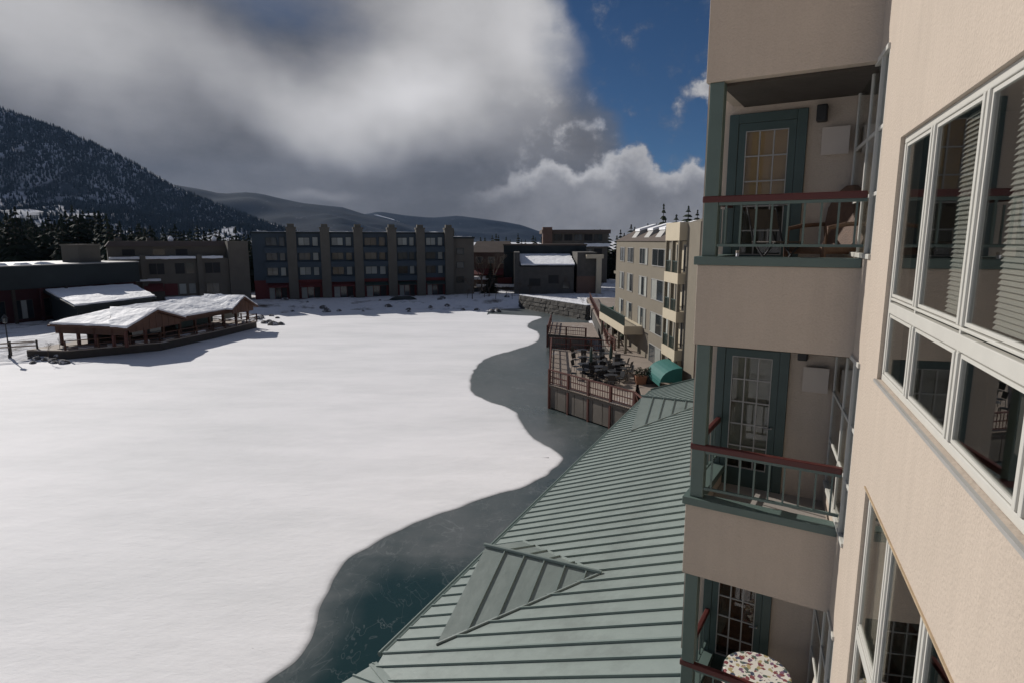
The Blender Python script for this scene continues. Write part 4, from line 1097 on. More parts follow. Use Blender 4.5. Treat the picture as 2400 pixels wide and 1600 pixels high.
# ------------------------------------------------------------------ lakeside pavilion with cross gables under snow
GA, GB = g(292, 765, 3.2), g(585, 716, 3.2)
gd, gr = local_line(GA.to_2d(), GB.to_2d()); GL = (GB - GA).to_2d().length
pav = thing('lake_pavilion', 'long brown timber pavilion with a snow-covered cross-gabled roof standing over the ice', 'pavilion', (GA.x, GA.y, 0), gr)
ZEv, ZR, DEP = 3.2, 4.55, 9.0
def gz(s_): return ZR
fa_, _ = along(348, 725, GA.to_2d(), gd); fb_, _ = along(545, 705, GA.to_2d(), gd)
HWG = 4.2
def roof_layers(name, m, dz0, dz1, grow):
    mb = MB(); G = grow
    def slab(pts):
        lo = [Vector(p) + Vector((0, 0, dz0)) for p in pts]; hi = [Vector(p) + Vector((0, 0, dz1)) for p in pts]; mb.hexa(lo, hi)
    mid = DEP / 2
    # front slope and back slope of the main roof, hipped at the near end
    slab([(-G, -G, ZEv), (GL + G, -G, ZEv), (GL + G, mid, ZR), (mid, mid, ZR)])
    slab([(mid, mid, ZR), (GL + G, mid, ZR), (GL + G, DEP + G, ZEv), (-G, DEP + G, ZEv)])
    slab([(-G, DEP + G, ZEv), (-G, -G, ZEv), (mid, mid, ZR)])
    for c in (fa_, GL - HWG * .62):
        hw = HWG * (1 if c == fa_ else .62) + (.0)
        zz = ZR + (.05 if c == fa_ else .12)
        slab([(c - hw - G * .3, -.9 - G, ZEv - .02), (c, -.9 - G, zz), (c, mid + .4, zz), (c - hw - G * .3, mid * .2, ZEv + .05)])
        slab([(c, -.9 - G, zz), (c + hw + G * .3, -.9 - G, ZEv - .02), (c + hw + G * .3, mid * .2, ZEv + .05), (c, mid + .4, zz)])
    return mb.build(name, m, pav)
roof_layers('roof', M['brown_wood'], -.22, -.03, .35)
roof_layers('roof_snow', M['snow'], -.028, .20, .22)
for c, hw in ((fa_, HWG), (GL - HWG * .62, HWG * .62)):
    n = 8                                               # vertical boards of the gable face
    for k in range(n):
        xa, xb = c - hw * .86 + k * 2 * hw * .86 / n, c - hw * .86 + (k + 1) * 2 * hw * .86 / n - .05
        hz = lambda x: ZEv - .24 + (ZR - ZEv) * (1 - abs(x - c) / hw)
        mb = MB(); mb.hexa([(xa, -.82, ZEv - .62), (xb, -.82, ZEv - .62), (xb, -.74, ZEv - .62), (xa, -.74, ZEv - .62)], [(xa, -.82, hz(xa)), (xb, -.82, hz(xb)), (xb, -.74, hz(xb)), (xa, -.74, hz(xa))])
        mb.build('gable_board', M['brown_wood'], pav)
mb = MB(); mb.box(.1, GL - .1, .1, .3, ZEv - .62, ZEv - .25); mb.box(.1, .3, .31, DEP - .1, ZEv - 1.0, ZEv - .25); mb.build('beam', M['brown_wood'], pav)
mb = MB(); mb.box(1.5, GL - 1, DEP - 2.8, DEP - 2.6, .9, ZEv - .2); mb.build('back_wall', M['dark_wood'], pav)
# platform reaching out on the ice
FX = [g(158, 843).to_2d(), g(330, 820).to_2d(), g(470, 793).to_2d(), g(584, 768).to_2d()]
fx = []
for q in FX:
    d_ = q - GA.to_2d(); fx.append((d_.dot(gd), d_.dot(Vector((-gd.y, gd.x)))))
poly = [(fx[0][0], fx[0][1]), (fx[1][0], min(fx[1][1], -.9)), (fx[2][0], min(fx[2][1], -1.1)), (max(fx[3][0], GL + .4), min(fx[3][1], -.6)), (GL + .6, DEP), (fx[0][0] - .5, DEP)]
mb = MB(); mb.prism(poly, .86, .98); mb.build('platform', M['deck_wood'], pav)
mb = MB(); mb.prism([(x * .995 + .05, y + .12) for x, y in poly], -.4, .859); mb.build('skirt', M['dark_wood'], pav)
for a, b in zip(poly[:4], poly[1:5]):
    a, b = Vector((*a, 0)), Vector((*b, 0)); n = max(1, int((b - a).length / 2.4))
    for k in range(n + 1):
        q = a.lerp(b, k / n); mb = MB(); mb.box(q.x - .07, q.x + .07, q.y + .02, q.y + .16, .98, 1.98); mb.build('rail_post', M['brown_wood'], pav)
    u_ = (b - a).normalized(); ln = (b - a).length
    for z0, z1_ in ((1.86, 1.95), (1.40, 1.47), (1.10, 1.17)):
        mb = MB((a.x, a.y, 0), u_, Vector((-u_.y, u_.x, 0))); mb.box(.08, ln - .08, .05, .12, z0, z1_); mb.build('rail', M['brown_wood'], pav)
    mb = MB((a.x, a.y, 0), u_, Vector((-u_.y, u_.x, 0)))
    for k in range(3):
        x_ = ln * (.12 + .3 * k); mb.box(x_, x_ + ln * .16, .3, .7, .985, 1.12 + .06 * k)
    mb.build('snow_patch', M['snow'], pav, bevel=.04)
for k in range(9):
    x = .25 + k * (GL - .5) / 8
    mb = MB(); mb.box(x - .13, x + .13, .08, .34, .98, ZEv - .25); mb.build('post', M['red_wood'] if k < 2 else M['brown_wood'], pav)
for k in range(4):
    mb = MB(); mb.box(.1, .36, 1.6 + k * 2.2, 1.86 + k * 2.2, .98, ZEv - .25); mb.build('post', M['red_wood'], pav)
for k, (x, w, c) in enumerate(((fa_ + 5.2, 6.5, 'teal_dark'), (GL - 3.9, 3.2, 'far_blind'), (2.2, 4.4, 'far_glass'))):
    mb = MB(); mb.box(x, x + w, 1.2, 1.3, 1.7, 2.75); mb.build('window', M[c], pav)

# ------------------------------------------------------------------ storage building and blocks beyond the far right corner
ga0, ga1 = g(1205, 690, 1.0), g(1398, 690, 1.0)
sto = thing('storehouse', 'dark brown storehouse with a bright snow-covered lower roof at the far end of the lake', 'building', (ga0.x, ga0.y, 0), 0)
w = ga1.x - ga0.x; Yf = ga0.y
x_ = lambda u: at(u, 640, Yf).x - ga0.x
zz = lambda v, dy=0: at(1270, v, Yf + dy).z
mb = MB(); mb.box(0, x_(1345), 0, 13, -.5, zz(621) - .4); mb.box(x_(1345) + .7, w, .2, 13, -.5, zz(592)); mb.box(0, x_(1218), .1, 13, zz(621) - .39, zz(592)); mb.build('wall', M['stone_dark'], sto)
mb = MB(); mb.box(x_(1352), w - .3, -.02, .19, .5, zz(648)); mb.build('brick_panel', M['tan_brick'], sto)
xa, xb = x_(1222), x_(1344)
lo = [(xa - .1, -.6, zz(621)), (xb + .2, -.6, zz(621)), (xb - .1 + .6, 13.2, zz(597, 13.2)), (xa - .6, 13.2, zz(597, 13.2))]
mb = MB(); mb.hexa([(x, y, z - .3) for x, y, z in lo], [(x, y, z - .05) for x, y, z in lo]); mb.build('roof', M['char'], sto)
mb = MB(); mb.hexa([(x, y, z - .048) for x, y, z in lo], [(x, y, z + .2) for x, y, z in lo]); mb.build('roof_snow', M['snow'], sto, bevel=.05)
mb = MB(); mb.box(x_(1190) - 1, x_(1380) + 1, 13.3, 22, 0, zz(576, 13.3)); mb.build('upper_wall', M['char'], sto)
mb = MB(); mb.box(x_(1188) - 1, x_(1382) + 1, 13.1, 22.2, zz(576, 13.3) + .002, zz(572.5, 13.3)); mb.build('upper_roof', M['roof_brown'], sto)
for u, v, ww, hh, p in ((1240, 662, 2.4, 1.6, 'far_void'), (1285, 655, 2.2, 1.8, 'far_void'), (1318, 668, 1.6, 1.6, 'far_glass')):
    far_window(sto, x_(u), zz(v) - hh / 2, ww, hh, 'dark_wood', p, -.01)
mb = MB(); mb.box(x_(1372), x_(1412), -1.2, .15, zz(606), zz(597)); mb.box(x_(1396), x_(1408), -1.1, -.2, .6, zz(606)); mb.build('porch', M['cream'], sto)

b0 = at(1277, 580, 160)
fb = thing('flat_roof_building', 'wide tan building with a flat brown roof and dark upper windows behind the storehouse', 'building', (b0.x, b0.y, 0))
xw = at(1424, 580, 160).x - b0.x; zf_ = lambda v: at(1350, v, 160).z
mb = MB(); mb.box(0, xw, 0, 14, 0, zf_(548)); mb.build('wall', M['tan_grey'], fb)
mb = MB(); mb.box(-.8, xw + .6, -1, 14.5, zf_(548) + .002, zf_(539)); mb.build('roof', M['roof_brown'], fb)
mb = MB(); mb.box(-.6, 1.8, -1.3, 3, 0, zf_(533)); mb.build('chimney', M['tan_brick'], fb)
for k in range(5):
    far_window(fb, 2.4 + k * 2.6, zf_(565), 2.1, 1.7, 'dark_wood', 'far_void' if k % 2 else 'far_glass', -.01, 1)
    far_window(fb, 2.4 + k * 2.6, zf_(598), 2.1, 1.7, 'dark_wood', 'far_glass' if k % 2 else 'far_void', -.01, 1)
mb = MB(); mb.box(xw * .62, xw + .4, -1.6, -.02, zf_(578), zf_(571)); mb.build('snow_ledge', M['snow'], fb)

b1 = at(1105, 600, 140)
br2 = thing('brick_house', 'reddish house with a dark red awning and snowy porch ledges right of the hotel', 'house', (b1.x, b1.y, 0))
xw = at(1205, 600, 140).x - b1.x; zf_ = lambda v: at(1150, v, 140).z
mb = MB(); mb.box(0, xw, 0, 10, 0, zf_(592)); mb.build('wall', M['tan_brick'], br2)
mb = MB(); mb.hexa([(-.5, -.5, zf_(592)), (xw + .5, -.5, zf_(592)), (xw + .5, 10.5, zf_(592)), (-.5, 10.5, zf_(592))], [(1, 4.8, zf_(566)), (xw - 1, 4.8, zf_(566)), (xw - 1, 5.2, zf_(566)), (1, 5.2, zf_(566))]); mb.build('roof', M['roof_brown'], br2)
mb = MB(); mb.hexa([(.3, -2.6, zf_(644)), (xw * .75, -2.6, zf_(644)), (xw * .75, 0, zf_(632)), (.3, 0, zf_(632))], [(.3, -2.6, zf_(642)), (xw * .75, -2.6, zf_(642)), (xw * .75, 0, zf_(630)), (.3, 0, zf_(630))]); mb.build('awning', M['dull_red'], br2)
mb = MB(); mb.box(0, xw * .55, -3.2, -.1, zf_(654), zf_(647)); mb.build('snow_ledge', M['snow'], br2)
mb = MB(); mb.box(1.2, xw, -4.2, -3.3, zf_(670), zf_(664)); mb.build('snow_ledge', M['snow'], br2)
mb = MB(); mb.box(0, xw, -4.4, -.02, 0, zf_(671)); mb.build('porch', M['dark_wood'], br2)
mb = MB(); mb.box(xw * .62, xw * .95, -2.2, -.02, zf_(664), zf_(650)); mb.build('red_panel', M['dull_red'], br2)
for k in range(3): far_window(br2, 1.0 + k * 2.8, zf_(618), 1.5, 1.5, 'cream', 'far_glass', -.01)

# ------------------------------------------------------------------ olive and cream apartment building on the right shore
CA, CB = Vector((11.25, 66.2)), Vector((12.35, 42.4))      # far corner to near corner
cdv, _ = local_line(CA, CB); CL = (CB - CA).length
crz = math.atan2(cdv.y, cdv.x)
apt = thing('apartment_building', 'olive four-storey apartment building with cream balcony bands beside the wooden decks', 'building', (CA.x, CA.y, 0), crz)
# local x runs from the far corner towards us, y into the building
sx = lambda u, v=640: along(u, v, CA, cdv)
GZ = 1.9
mb = MB(); mb.box(0, CL, 0, 11, 0, 11.95); mb.build('wall', M['olive'], apt)
mb = MB(); mb.hexa([(-.1, -.12, 11.951), (CL, -.12, 11.951), (CL, 11, 11.951), (-.1, 11, 11.951)], [(.9, 2.2, 13.3), (CL, 2.2, 13.3), (CL, 9.5, 13.5), (.9, 9.5, 13.5)]); mb.build('roof', M['roof_brown'], apt)
for u in (1472, 1500, 1526, 1556):                     # dormer caps along the roof edge, snow on top
    s_, _ = sx(u); mb = MB(); mb.hexa([(s_ - .8, .25, 12.0), (s_ + .8, .25, 12.0), (s_ + .8, 2.4, 12.0), (s_ - .8, 2.4, 12.0)], [(s_ - .8, .9, 12.9), (s_ + .8, .9, 12.9), (s_ + .8, 2.4, 13.4), (s_ - .8, 2.4, 13.4)])
    dm = mb.build('dormer', M['frame_grey'], apt)
    mb = MB(); mb.hexa([(s_ - .9, .8, 12.905), (s_ + .9, .8, 12.905), (s_ + .9, 2.5, 13.41), (s_ - .9, 2.5, 13.41)], [(s_ - .9, .8, 13.1), (s_ + .9, .8, 13.1), (s_ + .9, 2.5, 13.6), (s_ - .9, 2.5, 13.6)]); mb.build('snow_cap', M['snow'], dm)
for u, h in ((1562, 14.6), (1588, 15.3)):
    s_, _ = sx(u); mb = MB(); mb.lathe([(.22, 13.0), (.22, h - .5)], 10, (s_, 3.2)); fl_ = mb.build('flue', M['cream'], apt)
    if h > 15: mb = MB(); mb.lathe([(.15, h - .5), (.55, h - .45), (.6, h - .1), (.3, h + .2), (.02, h + .25)], 12, (s_, 3.2)); mb.build('flue_cap', M['black'], fl_)
for k in range(5):
    mb = MB(); mb.lathe([(.10, 13.3), (.10, 14.1 + .15 * (k % 2)), (.2, 14.15 + .15 * (k % 2)), (.2, 14.35 + .15 * (k % 2))], 8, (CL - 3.0 + k * .75, 4)); mb.build('vent_pipe', M['black'], apt)
# windows read off the facade rows
for ua, ub in ((1453.5, 1463.5), (1471, 1484), (1499, 1517.5), (1528.5, 1572)):
    sa, _ = sx(ua); sb, _ = sx(ub); wd = sb - sa
    for zc in (10.55, 7.75, 4.95, 2.25):
        if zc < 3 and ua < 1525: continue
        pm = {10.55: ['far_glass', 'far_glass', 'far_blind'], 7.75: ['far_blind', 'far_glass'], 4.95: ['far_blind', 'far_glass'], 2.25: ['far_glass', 'far_blind']}[zc]
        far_window(apt, sa, zc - .65, wd, 1.45 if zc > 9 else 1.75, 'frame_grey', pm, -.005, 0 if wd < 1.4 else (1 if wd < 2.4 else 2), t=.06)
# projecting balcony stack with cream bands
sp0, _ = sx(1583); sp1, _ = sx(1631)
sp1 = min(sp1, CL)
o_ = -.85
mb = MB(); mb.box(sp0, sp1, o_, 1.2, 12.0, 13.25); mb.build('parapet_cap', M['cream'], apt)
mb = MB(); mb.box(sp0 + .02, sp1 - .02, .05 - .02, -.004, GZ, 11.99); mb.build('bay_wall', M['cream'], apt)
for zt in (9.75, 7.05, 4.35):
    mb = MB(); mb.box(sp0, sp1, o_, -.03, zt - .75, zt); mb.build('balcony_band', M['cream'], apt)
    r_ = MB(); r_.box(sp0 + .2, sp1 - .2, o_ + .05, o_ + .09, zt + .78, zt + .84); rr_ = r_.build('railing', M['teal_dark'], apt)
    bm_ = shared('apt_bal', lambda: MB().box(-.015, .015, o_ + .055, o_ + .085, .0, .78).mesh('baluster', M['teal_dark']))
    n = int((sp1 - sp0 - .4) / .14)
    for k in range(n): put('baluster', bm_, rr_, (sp0 + .27 + k * .14, 0, zt))
    wd = (sp1 - sp0) / 2
    for k in range(2):
        far_window(apt, sp0 + .35 + k * wd, zt + .02, wd - .7, 1.95, 'frame_grey', ['far_void', 'far_glass'], -.035, 1, name='glass_door')
for x in (sp0, (sp0 + sp1) / 2 - .12, sp1 - .24):
    mb = MB(); mb.box(x + .002, x + .238, o_ + .01, o_ + .24, GZ, 11.99); mb.build('post', M['olive'], apt)
# long first-floor balcony
s0, _ = sx(1441); s0 = .3; s1_, _ = sx(1512)
mb = MB(); mb.box(s0, s1_, -1.75, -.01, 3.65, 4.4); mb.build('balcony_band', M['cream'], apt)
mb = MB(); mb.box(s0, s1_, -1.72, -1.66, 5.24, 5.32); rr_ = mb.build('railing', M['teal_dark'], apt)
bm_ = shared('apt_bal2', lambda: MB().box(-.018, .018, -1.71, -1.67, 4.401, 5.24).mesh('baluster', M['teal_dark']))
for k in range(int((s1_ - s0) / .16)): put('baluster', bm_, rr_, (s0 + .1 + k * .16, 0, 0))
for k in range(5):
    x = s0 + .3 + k * (s1_ - s0 - .6) / 4; mb = MB(); mb.box(x - .11, x + .11, -1.6, -1.38, GZ, 3.649); mb.build('post', M['olive'], apt)
# hanging baskets below the long balcony: things hung from it
for u, v, lab in ((1454, 795, 'dark hanging basket under the far end of the long cream balcony'), (1474, 819, 'dark hanging basket under the middle of the long cream balcony'), (1497, 843, 'dark hanging basket under the near end of the long cream balcony')):
    s_, _ = sx(u); q = CA + cdv * s_ + Vector((cdv.y, -cdv.x)) * 1.25
    tb = thing('hanging_basket', lab, 'hanging basket', (q.x, q.y, 2.75), 0, 'hanging baskets under the long balcony')
    m_ = MB(); m_.lathe([(.10, 0), (.28, .10), (.32, .30)], 10); m_.build('basket', M['black'], tb)
    m_ = MB(); m_.lathe([(.30, .31), (.36, .42), (.22, .62), (.03, .68)], 9); m_.build('plant', M['bush'], tb)
    m_ = MB(); m_.tube([(0, 0, .6), (0, 0, .895)], .012, 5); m_.build('chain', M['iron'], tb)
# green entrance canopy on the near end, banner at the far end
s_, _ = sx(1602); s2, _ = sx(1640)
cn = MB(); n = 7; A, B = [], []
for k in range(n + 1):
    a = math.pi / 2 * k / n; A.append((s_, -1.5 * math.cos(a) - .86, 2.5 + 1.0 * math.sin(a))); B.append((s2, -1.5 * math.cos(a) - .86, 2.5 + 1.0 * math.sin(a)))
for k in range(n): cn.face(A[k], B[k], B[k + 1], A[k + 1])
cn.face(*A, (s_, -.86, 2.5)); cn.face(*(B[::-1]), (s2, -.86, 2.5))
cn.build('entrance_canopy', M['teal'], apt)
cn = MB(); cn.box(s_ - .03, s2 + .03, -2.42, -2.36, 2.25, 2.5); cn.build('canopy_valance', M['teal'], apt)
for x in (s_ + .1, s2 - .1): cn = MB(); cn.box(x - .04, x + .04, -2.4, -2.34, GZ, 2.25); cn.build('canopy_post', M['iron'], apt)
cn = MB(); cn.box(-.14, -.08, -.75, -.12, 2.8, 4.8); cn.box(-.30, -.02, -.2, -.11, 2.7, 4.9); cn.build('end_banner', M['teal'], apt)
cn = MB(); cn.box(-1.6, -.02, .5, 4, 0, 8.4); cn.box(-1.9, -.02, .2, 4.3, 8.401, 8.7); cn.build('end_bay', M['olive'], apt)
# the corner of the next block seen beside our balcony post
nb = at(1637, 640, 39.5)
nbk = thing('neighbour_block', 'narrow olive-brown corner of a block squeezed between the green corner post and the cream balconies', 'building', (nb.x, nb.y, 0), 0)
mb = MB(); mb.hexa([(0, 0, 0), (8, 0, 0), (8, 3, 0), (0, 3, 0)], [(0, 0, 13.2), (8, 0, 15.6), (8, 3, 15.6), (0, 3, 13.2)]); mb.build('wall', M['olive'], nbk)
mb = MB(); mb.box(.03, .33, -.05, -.003, GZ, 4.2); mb.build('door', M['brown_wood'], nbk)

# windows in the wall above the green roof, hidden from here by the balconies
for yy in (5.5, 9.5, 13.5, 17.5, 21.5):
    for zz_ in (7.2, 10.0, 12.6):
        o = far_window(wing, UP + .018, zz_, 1.5, 1.35, 'frame_white', ['far_glass', 'far_blind'], yy, 1); o.rotation_euler = (0, 0, -math.pi / 2)

# ------------------------------------------------------------------ promenade, decks and their railings
mb = MB(); mb.prism([(7.6, 30), (24, 20), (24, 110), (13.6, 110), (10.9, 74), (9.4, 60.5), (9.3, 44), (8.4, 37)], 1.55, 1.8)
tag(mb.build('promenade', M['deck_wood']), kind='structure')
mb = MB(); mb.prism([(7.5, 29.9), (8.3, 37), (9.2, 44), (9.3, 60.5), (10.8, 74), (13.5, 110), (13.9, 110), (11.2, 74), (9.7, 60.5), (9.6, 44), (8.7, 37), (7.9, 29.9)], -.6, 1.549)
tag(mb.build('retaining_edge', M['stone_dark']), 'dark stone retaining edge under the boardwalk along the right shore', 'retaining wall')

def plank_deck(name, label, cat, poly, z, sides, mats=('deck_wood', 'red_wood'), post_h=1.1, skirt=True, step=2.0):
    c = Vector((sum(p[0] for p in poly) / len(poly), sum(p[1] for p in poly) / len(poly)))
    t = thing(name, label, cat, (c.x, c.y, 0)); P_ = [(p[0] - c.x, p[1] - c.y) for p in poly]
    mb = MB(); mb.prism(P_, z - .2, z - .05); mb.build('deck_frame', M['dark_wood'], t)
    # planks clipped to the outline, laid along the front
    pl = MB(); ys = [p[1] for p in P_]; y = min(ys); k = 0
    rng = random.Random(len(label))
    while y < max(ys):
        yc = y + .075; xs = []
        for i in range(len(P_)):
            a, b = P_[i - 1], P_[i]
            if (a[1] > yc) != (b[1] > yc): xs.append(a[0] + (yc - a[1]) * (b[0] - a[0]) / (b[1] - a[1]))
        if len(xs) >= 2: pl.box(min(xs), max(xs), y + .005, y + .145, z - .049, z + rng.uniform(-.004, .006))
        y += .155
    pl.build('planks', M[mats[0]], t, kind='stuff')
    for i in sides:
        a, b = Vector((*P_[i], 0)), Vector((*P_[(i + 1) % len(P_)], 0)); u_ = (b - a).normalized(); v_ = Vector((-u_.y, u_.x, 0)); ln = (b - a).length
        n = max(1, round(ln / step))
        for k in range(n + 1):
            m_ = MB((a.x, a.y, 0), u_, v_); x = ln * k / n; m_.box(x - .075, x + .075, .02, .17, -.4 if skirt else z, z + post_h); m_.build('rail_post', M[mats[1]], t)
        for z0, h, yy in ((z + post_h - .08, .09, .03), (z + .55, .05, .07), (z + .12, .05, .07)):
            m_ = MB((a.x, a.y, 0), u_, v_); m_.box(.08, ln - .08, yy, yy + .09, z0, z0 + h); m_.build('rail', M[mats[1]], t)
        m_ = MB((a.x, a.y, 0), u_, v_)
        for k in range(int(ln / .22)): m_.box(.15 + k * .22, .18 + k * .22, .08, .11, z + .17, z + post_h - .08)
        m_.build('balusters', M[mats[1]], t, kind='stuff')
        if skirt:
            nb_ = max(1, int(ln / .9))
            for k in range(nb_):
                m_ = MB((a.x, a.y, 0), u_, v_); m_.box(.02 + k * ln / nb_, (k + 1) * ln / nb_ - .03, .09, .13, .1, z - .06); m_.build('skirt_board', M['grey_board'], t)
    return t
DZ = 1.82
dk = [tuple(g(1285, 899, DZ).to_2d()), tuple(g(1484, 958, DZ).to_2d()), (9.25, 44), (9.3, 55.5), tuple(g(1290, 818, DZ).to_2d())]
plank_deck('lake_deck', 'weathered lakeside deck with red posts crowded with dark patio furniture', 'deck', dk, DZ, (0, 3, 4))
d2p = [tuple(g(1282, 783, 1.5).to_2d()), tuple(g(1372, 790, 1.5).to_2d()), (9.6, 66), (10.4, 78), tuple(g(1290, 755, 1.5).to_2d())]
plank_deck('jetty_deck', 'small red-railed deck farther along beyond the furniture deck', 'deck', d2p, 1.5, (0, 4), post_h=1.0, step=2.6)

def railing_run(name, label, pts, z, h=1.1):
    t = thing(name, label, 'railing', (*pts[0], z))
    for a, b in zip(pts, pts[1:]):
        a, b = Vector((*a, 0)) - Vector((*pts[0], 0)), Vector((*b, 0)) - Vector((*pts[0], 0)); u_ = (b - a).normalized(); v_ = Vector((-u_.y, u_.x, 0)); ln = (b - a).length
        n = max(1, round(ln / 2.2))
        for k in range(n):
            x = ln * k / n; m_ = MB((a.x, a.y, 0), u_, v_); m_.box(x - .07, x + .07, -.07, .07, 0, h); m_.build('rail_post', M['red_wood'], t)
            x1_ = ln * (k + 1) / n                      # crossed braces of each field
            for za, zb_ in ((.1, h - .15), (h - .15, .1)):
                m_ = MB((a.x, a.y, 0), u_, v_); m_.hexa([(x + .07, -.02, za), (x + .07, .02, za), (x1_ - .07, .02, zb_), (x1_ - .07, -.02, zb_)], [(x + .07, -.02, za + .07), (x + .07, .02, za + .07), (x1_ - .07, .02, zb_ + .07), (x1_ - .07, -.02, zb_ + .07)]); m_.build('brace', M['red_wood'], t)
        for z0 in (.02, h - .08):
            m_ = MB((a.x, a.y, 0), u_, v_); m_.box(0, ln, -.05, .05, z0, z0 + .08); m_.build('rail', M['red_wood'], t)
railing_run('boardwalk_railing', 'brown-red cross-braced railing along the water edge of the boardwalk', [(9.7, 56.5), (9.6, 60.5), (11.0, 74), (13.8, 108)], 1.8)
railing_run('ramp_railing', 'short red railing between the furniture deck and the green roof end', [(7.55, 36.2), (7.7, 34.6), (8.9, 34.4)], 1.8)

# patio furniture stored on the deck
def patio_table(name='patio_table'):
    t = thing(name, 'x', 'table', (0, 0, 0))
    s = MB(); s.lathe([(.50, .70), (.52, .72), (.50, .735)], 18); s.build('table_top', M['iron'], t)
    s = MB(); s.lathe([(.30, 0), (.28, .03), (.04, .06), (.04, .70)], 8); s.build('pedestal', M['iron'], t)
    return t
def patio_chair():
    t = thing('patio_chair', 'x', 'chair', (0, 0, 0))
    s = MB(); s.box(-.23, .23, -.23, .23, .42, .45); s.build('seat', M['iron'], t)
    s = MB(); s.hexa([(-.22, .21, .5), (.22, .21, .5), (.22, .235, .5), (-.22, .235, .5)], [(-.24, .30, .92), (.24, .30, .92), (.24, .32, .92), (-.24, .32, .92)]); s.build('backrest', M['iron'], t)
    for x in (-.21, .21):
        for y in (-.21, .21):
            s = MB(); s.tube([(x, y, .42), (x * 1.1, y * 1.15, 0)], .018, 5); s.build('leg', M['iron'], t)
    return t
rng = random.Random(11)
dpoly = [Vector(p) for p in dk]
tspots = [(6.3, 44.2), (7.6, 44.1), (7.9, 46.3), (6.4, 47.2), (7.0, 49.8), (8.5, 47.0), (5.3, 44.6), (6.7, 45.7), (8.2, 45.0), (5.6, 46.6), (7.2, 47.6), (8.6, 48.6), (5.9, 49.4), (7.9, 51.2), (6.2, 52.6), (7.1, 42.6)]
tab0 = chr0 = None
for i, (x, y) in enumerate(tspots):
    if tab0 is None: o = tab0 = patio_table()
    else: o = copy_tree(tab0)
    o.location = (x, y, DZ); tag(o, 'round dark metal patio table among the furniture crowded on the lakeside deck', None, 'patio tables on the lakeside deck')
    for k in range(4 if i < 7 else 3):
        a = rng.uniform(0, 6.28) if k == 0 else a + 2.1
        cx, cy = x + .72 * math.cos(a), y + .72 * math.sin(a)
        if chr0 is None: c = chr0 = patio_chair()
        else: c = copy_tree(chr0)
        c.location = (cx, cy, DZ); c.rotation_euler = (0, 0, a - math.pi / 2 + rng.uniform(-.3, .3))
        tag(c, 'dark metal patio chair among the round tables crowded on the lakeside deck', None, 'patio chairs on the lakeside deck')
umb_spots = [(6.0, 45.4, 'nearer closed dark patio umbrella standing among the deck tables'), (7.7, 46.6, 'closed dark patio umbrella farther back towards the apartment building')]
for x, y, lab in umb_spots:
    t = thing('patio_umbrella', lab, 'umbrella', (x, y, DZ))
    s = MB(); s.lathe([(.28, 0), (.26, .08), (.05, .10)], 10); s.build('base', M['iron'], t)
    s = MB(); s.tube([(0, 0, .1), (0, 0, 2.3)], .025, 6); s.build('pole', M['dark_wood'], t)
    s = MB(); s.lathe([(.07, 1.1), (.15, 1.25), (.10, 1.9), (.03, 2.28)], 9); s.build('canopy', M['teal_dark'], t)
# planters near the canopy
for k, (u, v, m_, lab) in enumerate(((1500, 898, 'terracotta', 'terracotta planter with green shrub nearest the deck corner'), (1522, 896, 'stone_dark', 'dark planter with shrub midway between deck and canopy'), (1545, 890, 'dark_wood', 'wooden planter with shrub just left of the green canopy'))):
    q = g(u, v, 1.8); t = thing('planter', lab, 'planter', (q.x, q.y, 1.8), .4 * k)
    s = MB(); s.hexa([(-.32, -.32, 0), (.32, -.32, 0), (.32, .32, 0), (-.32, .32, 0)], [(-.42, -.42, .6), (.42, -.42, .6), (.42, .42, .6), (-.42, .42, .6)]); s.build('pot', M[m_], t)
    s = MB(); r2 = random.Random(k)
    for j in range(160):
        a = r2.random() * 6.28; el_ = r2.random(); r_ = .45 * r2.random() ** .5; x, y, z = r_ * math.cos(a), r_ * math.sin(a), .6 + .7 * el_ * (1 - r_)
        d_ = Vector((r2.uniform(-1, 1), r2.uniform(-1, 1), r2.uniform(-.3, 1))).normalized() * .1; e_ = d_.cross(Vector((.3, .5, .8))).normalized() * .05; c_ = Vector((x, y, z)); s.face(c_ - d_, c_ - e_, c_ + d_, c_ + e_)
    s.build('shrub', M['bush'], t)

# retaining wall at the far right corner of the lake
q0, q1 = g(1214, 722), g(1372, 752)
wv, wr = local_line(q0.to_2d(), q1.to_2d()); wl = (q1 - q0).to_2d().length
rw = thing('stone_wall', 'dark rough stone wall holding the bank at the far right corner of the ice', 'retaining wall', (q0.x, q0.y, 0), wr)
r2 = random.Random(4)
mb = MB(); mb.box(0, wl, .35, .9, -.4, 2.3); mb.build('wall_core', M['stone_dark'], rw)
st = [bpy.data.meshes.new('s') for _ in range(0)]
for row in range(4):
    x = 0.0
    while x < wl - .3:
        w_ = r2.uniform(.8, 1.6); h_ = .62; w_ = min(w_, wl - x)
        mb = MB(); j = lambda a: a + r2.uniform(-.06, .06)
        mb.hexa([(j(x + .03), j(.05), -.3 + row * h_), (j(x + w_ - .03), j(.05), -.3 + row * h_), (x + w_ - .03, .349, -.3 + row * h_), (x + .03, .349, -.3 + row * h_)],
                [(j(x + .06), j(.1), -.33 + row * h_ + h_), (j(x + w_ - .06), j(.1), -.33 + row * h_ + h_), (x + w_ - .03, .349, -.33 + row * h_ + h_), (x + .03, .349, -.33 + row * h_ + h_)])
        mb.build('stone', M['stone_dark'], rw); x += w_
mb = MB(); mb.box(0, wl, .3, 1.2, 2.301, 2.42); mb.build('snow_cap', M['snow'], rw)

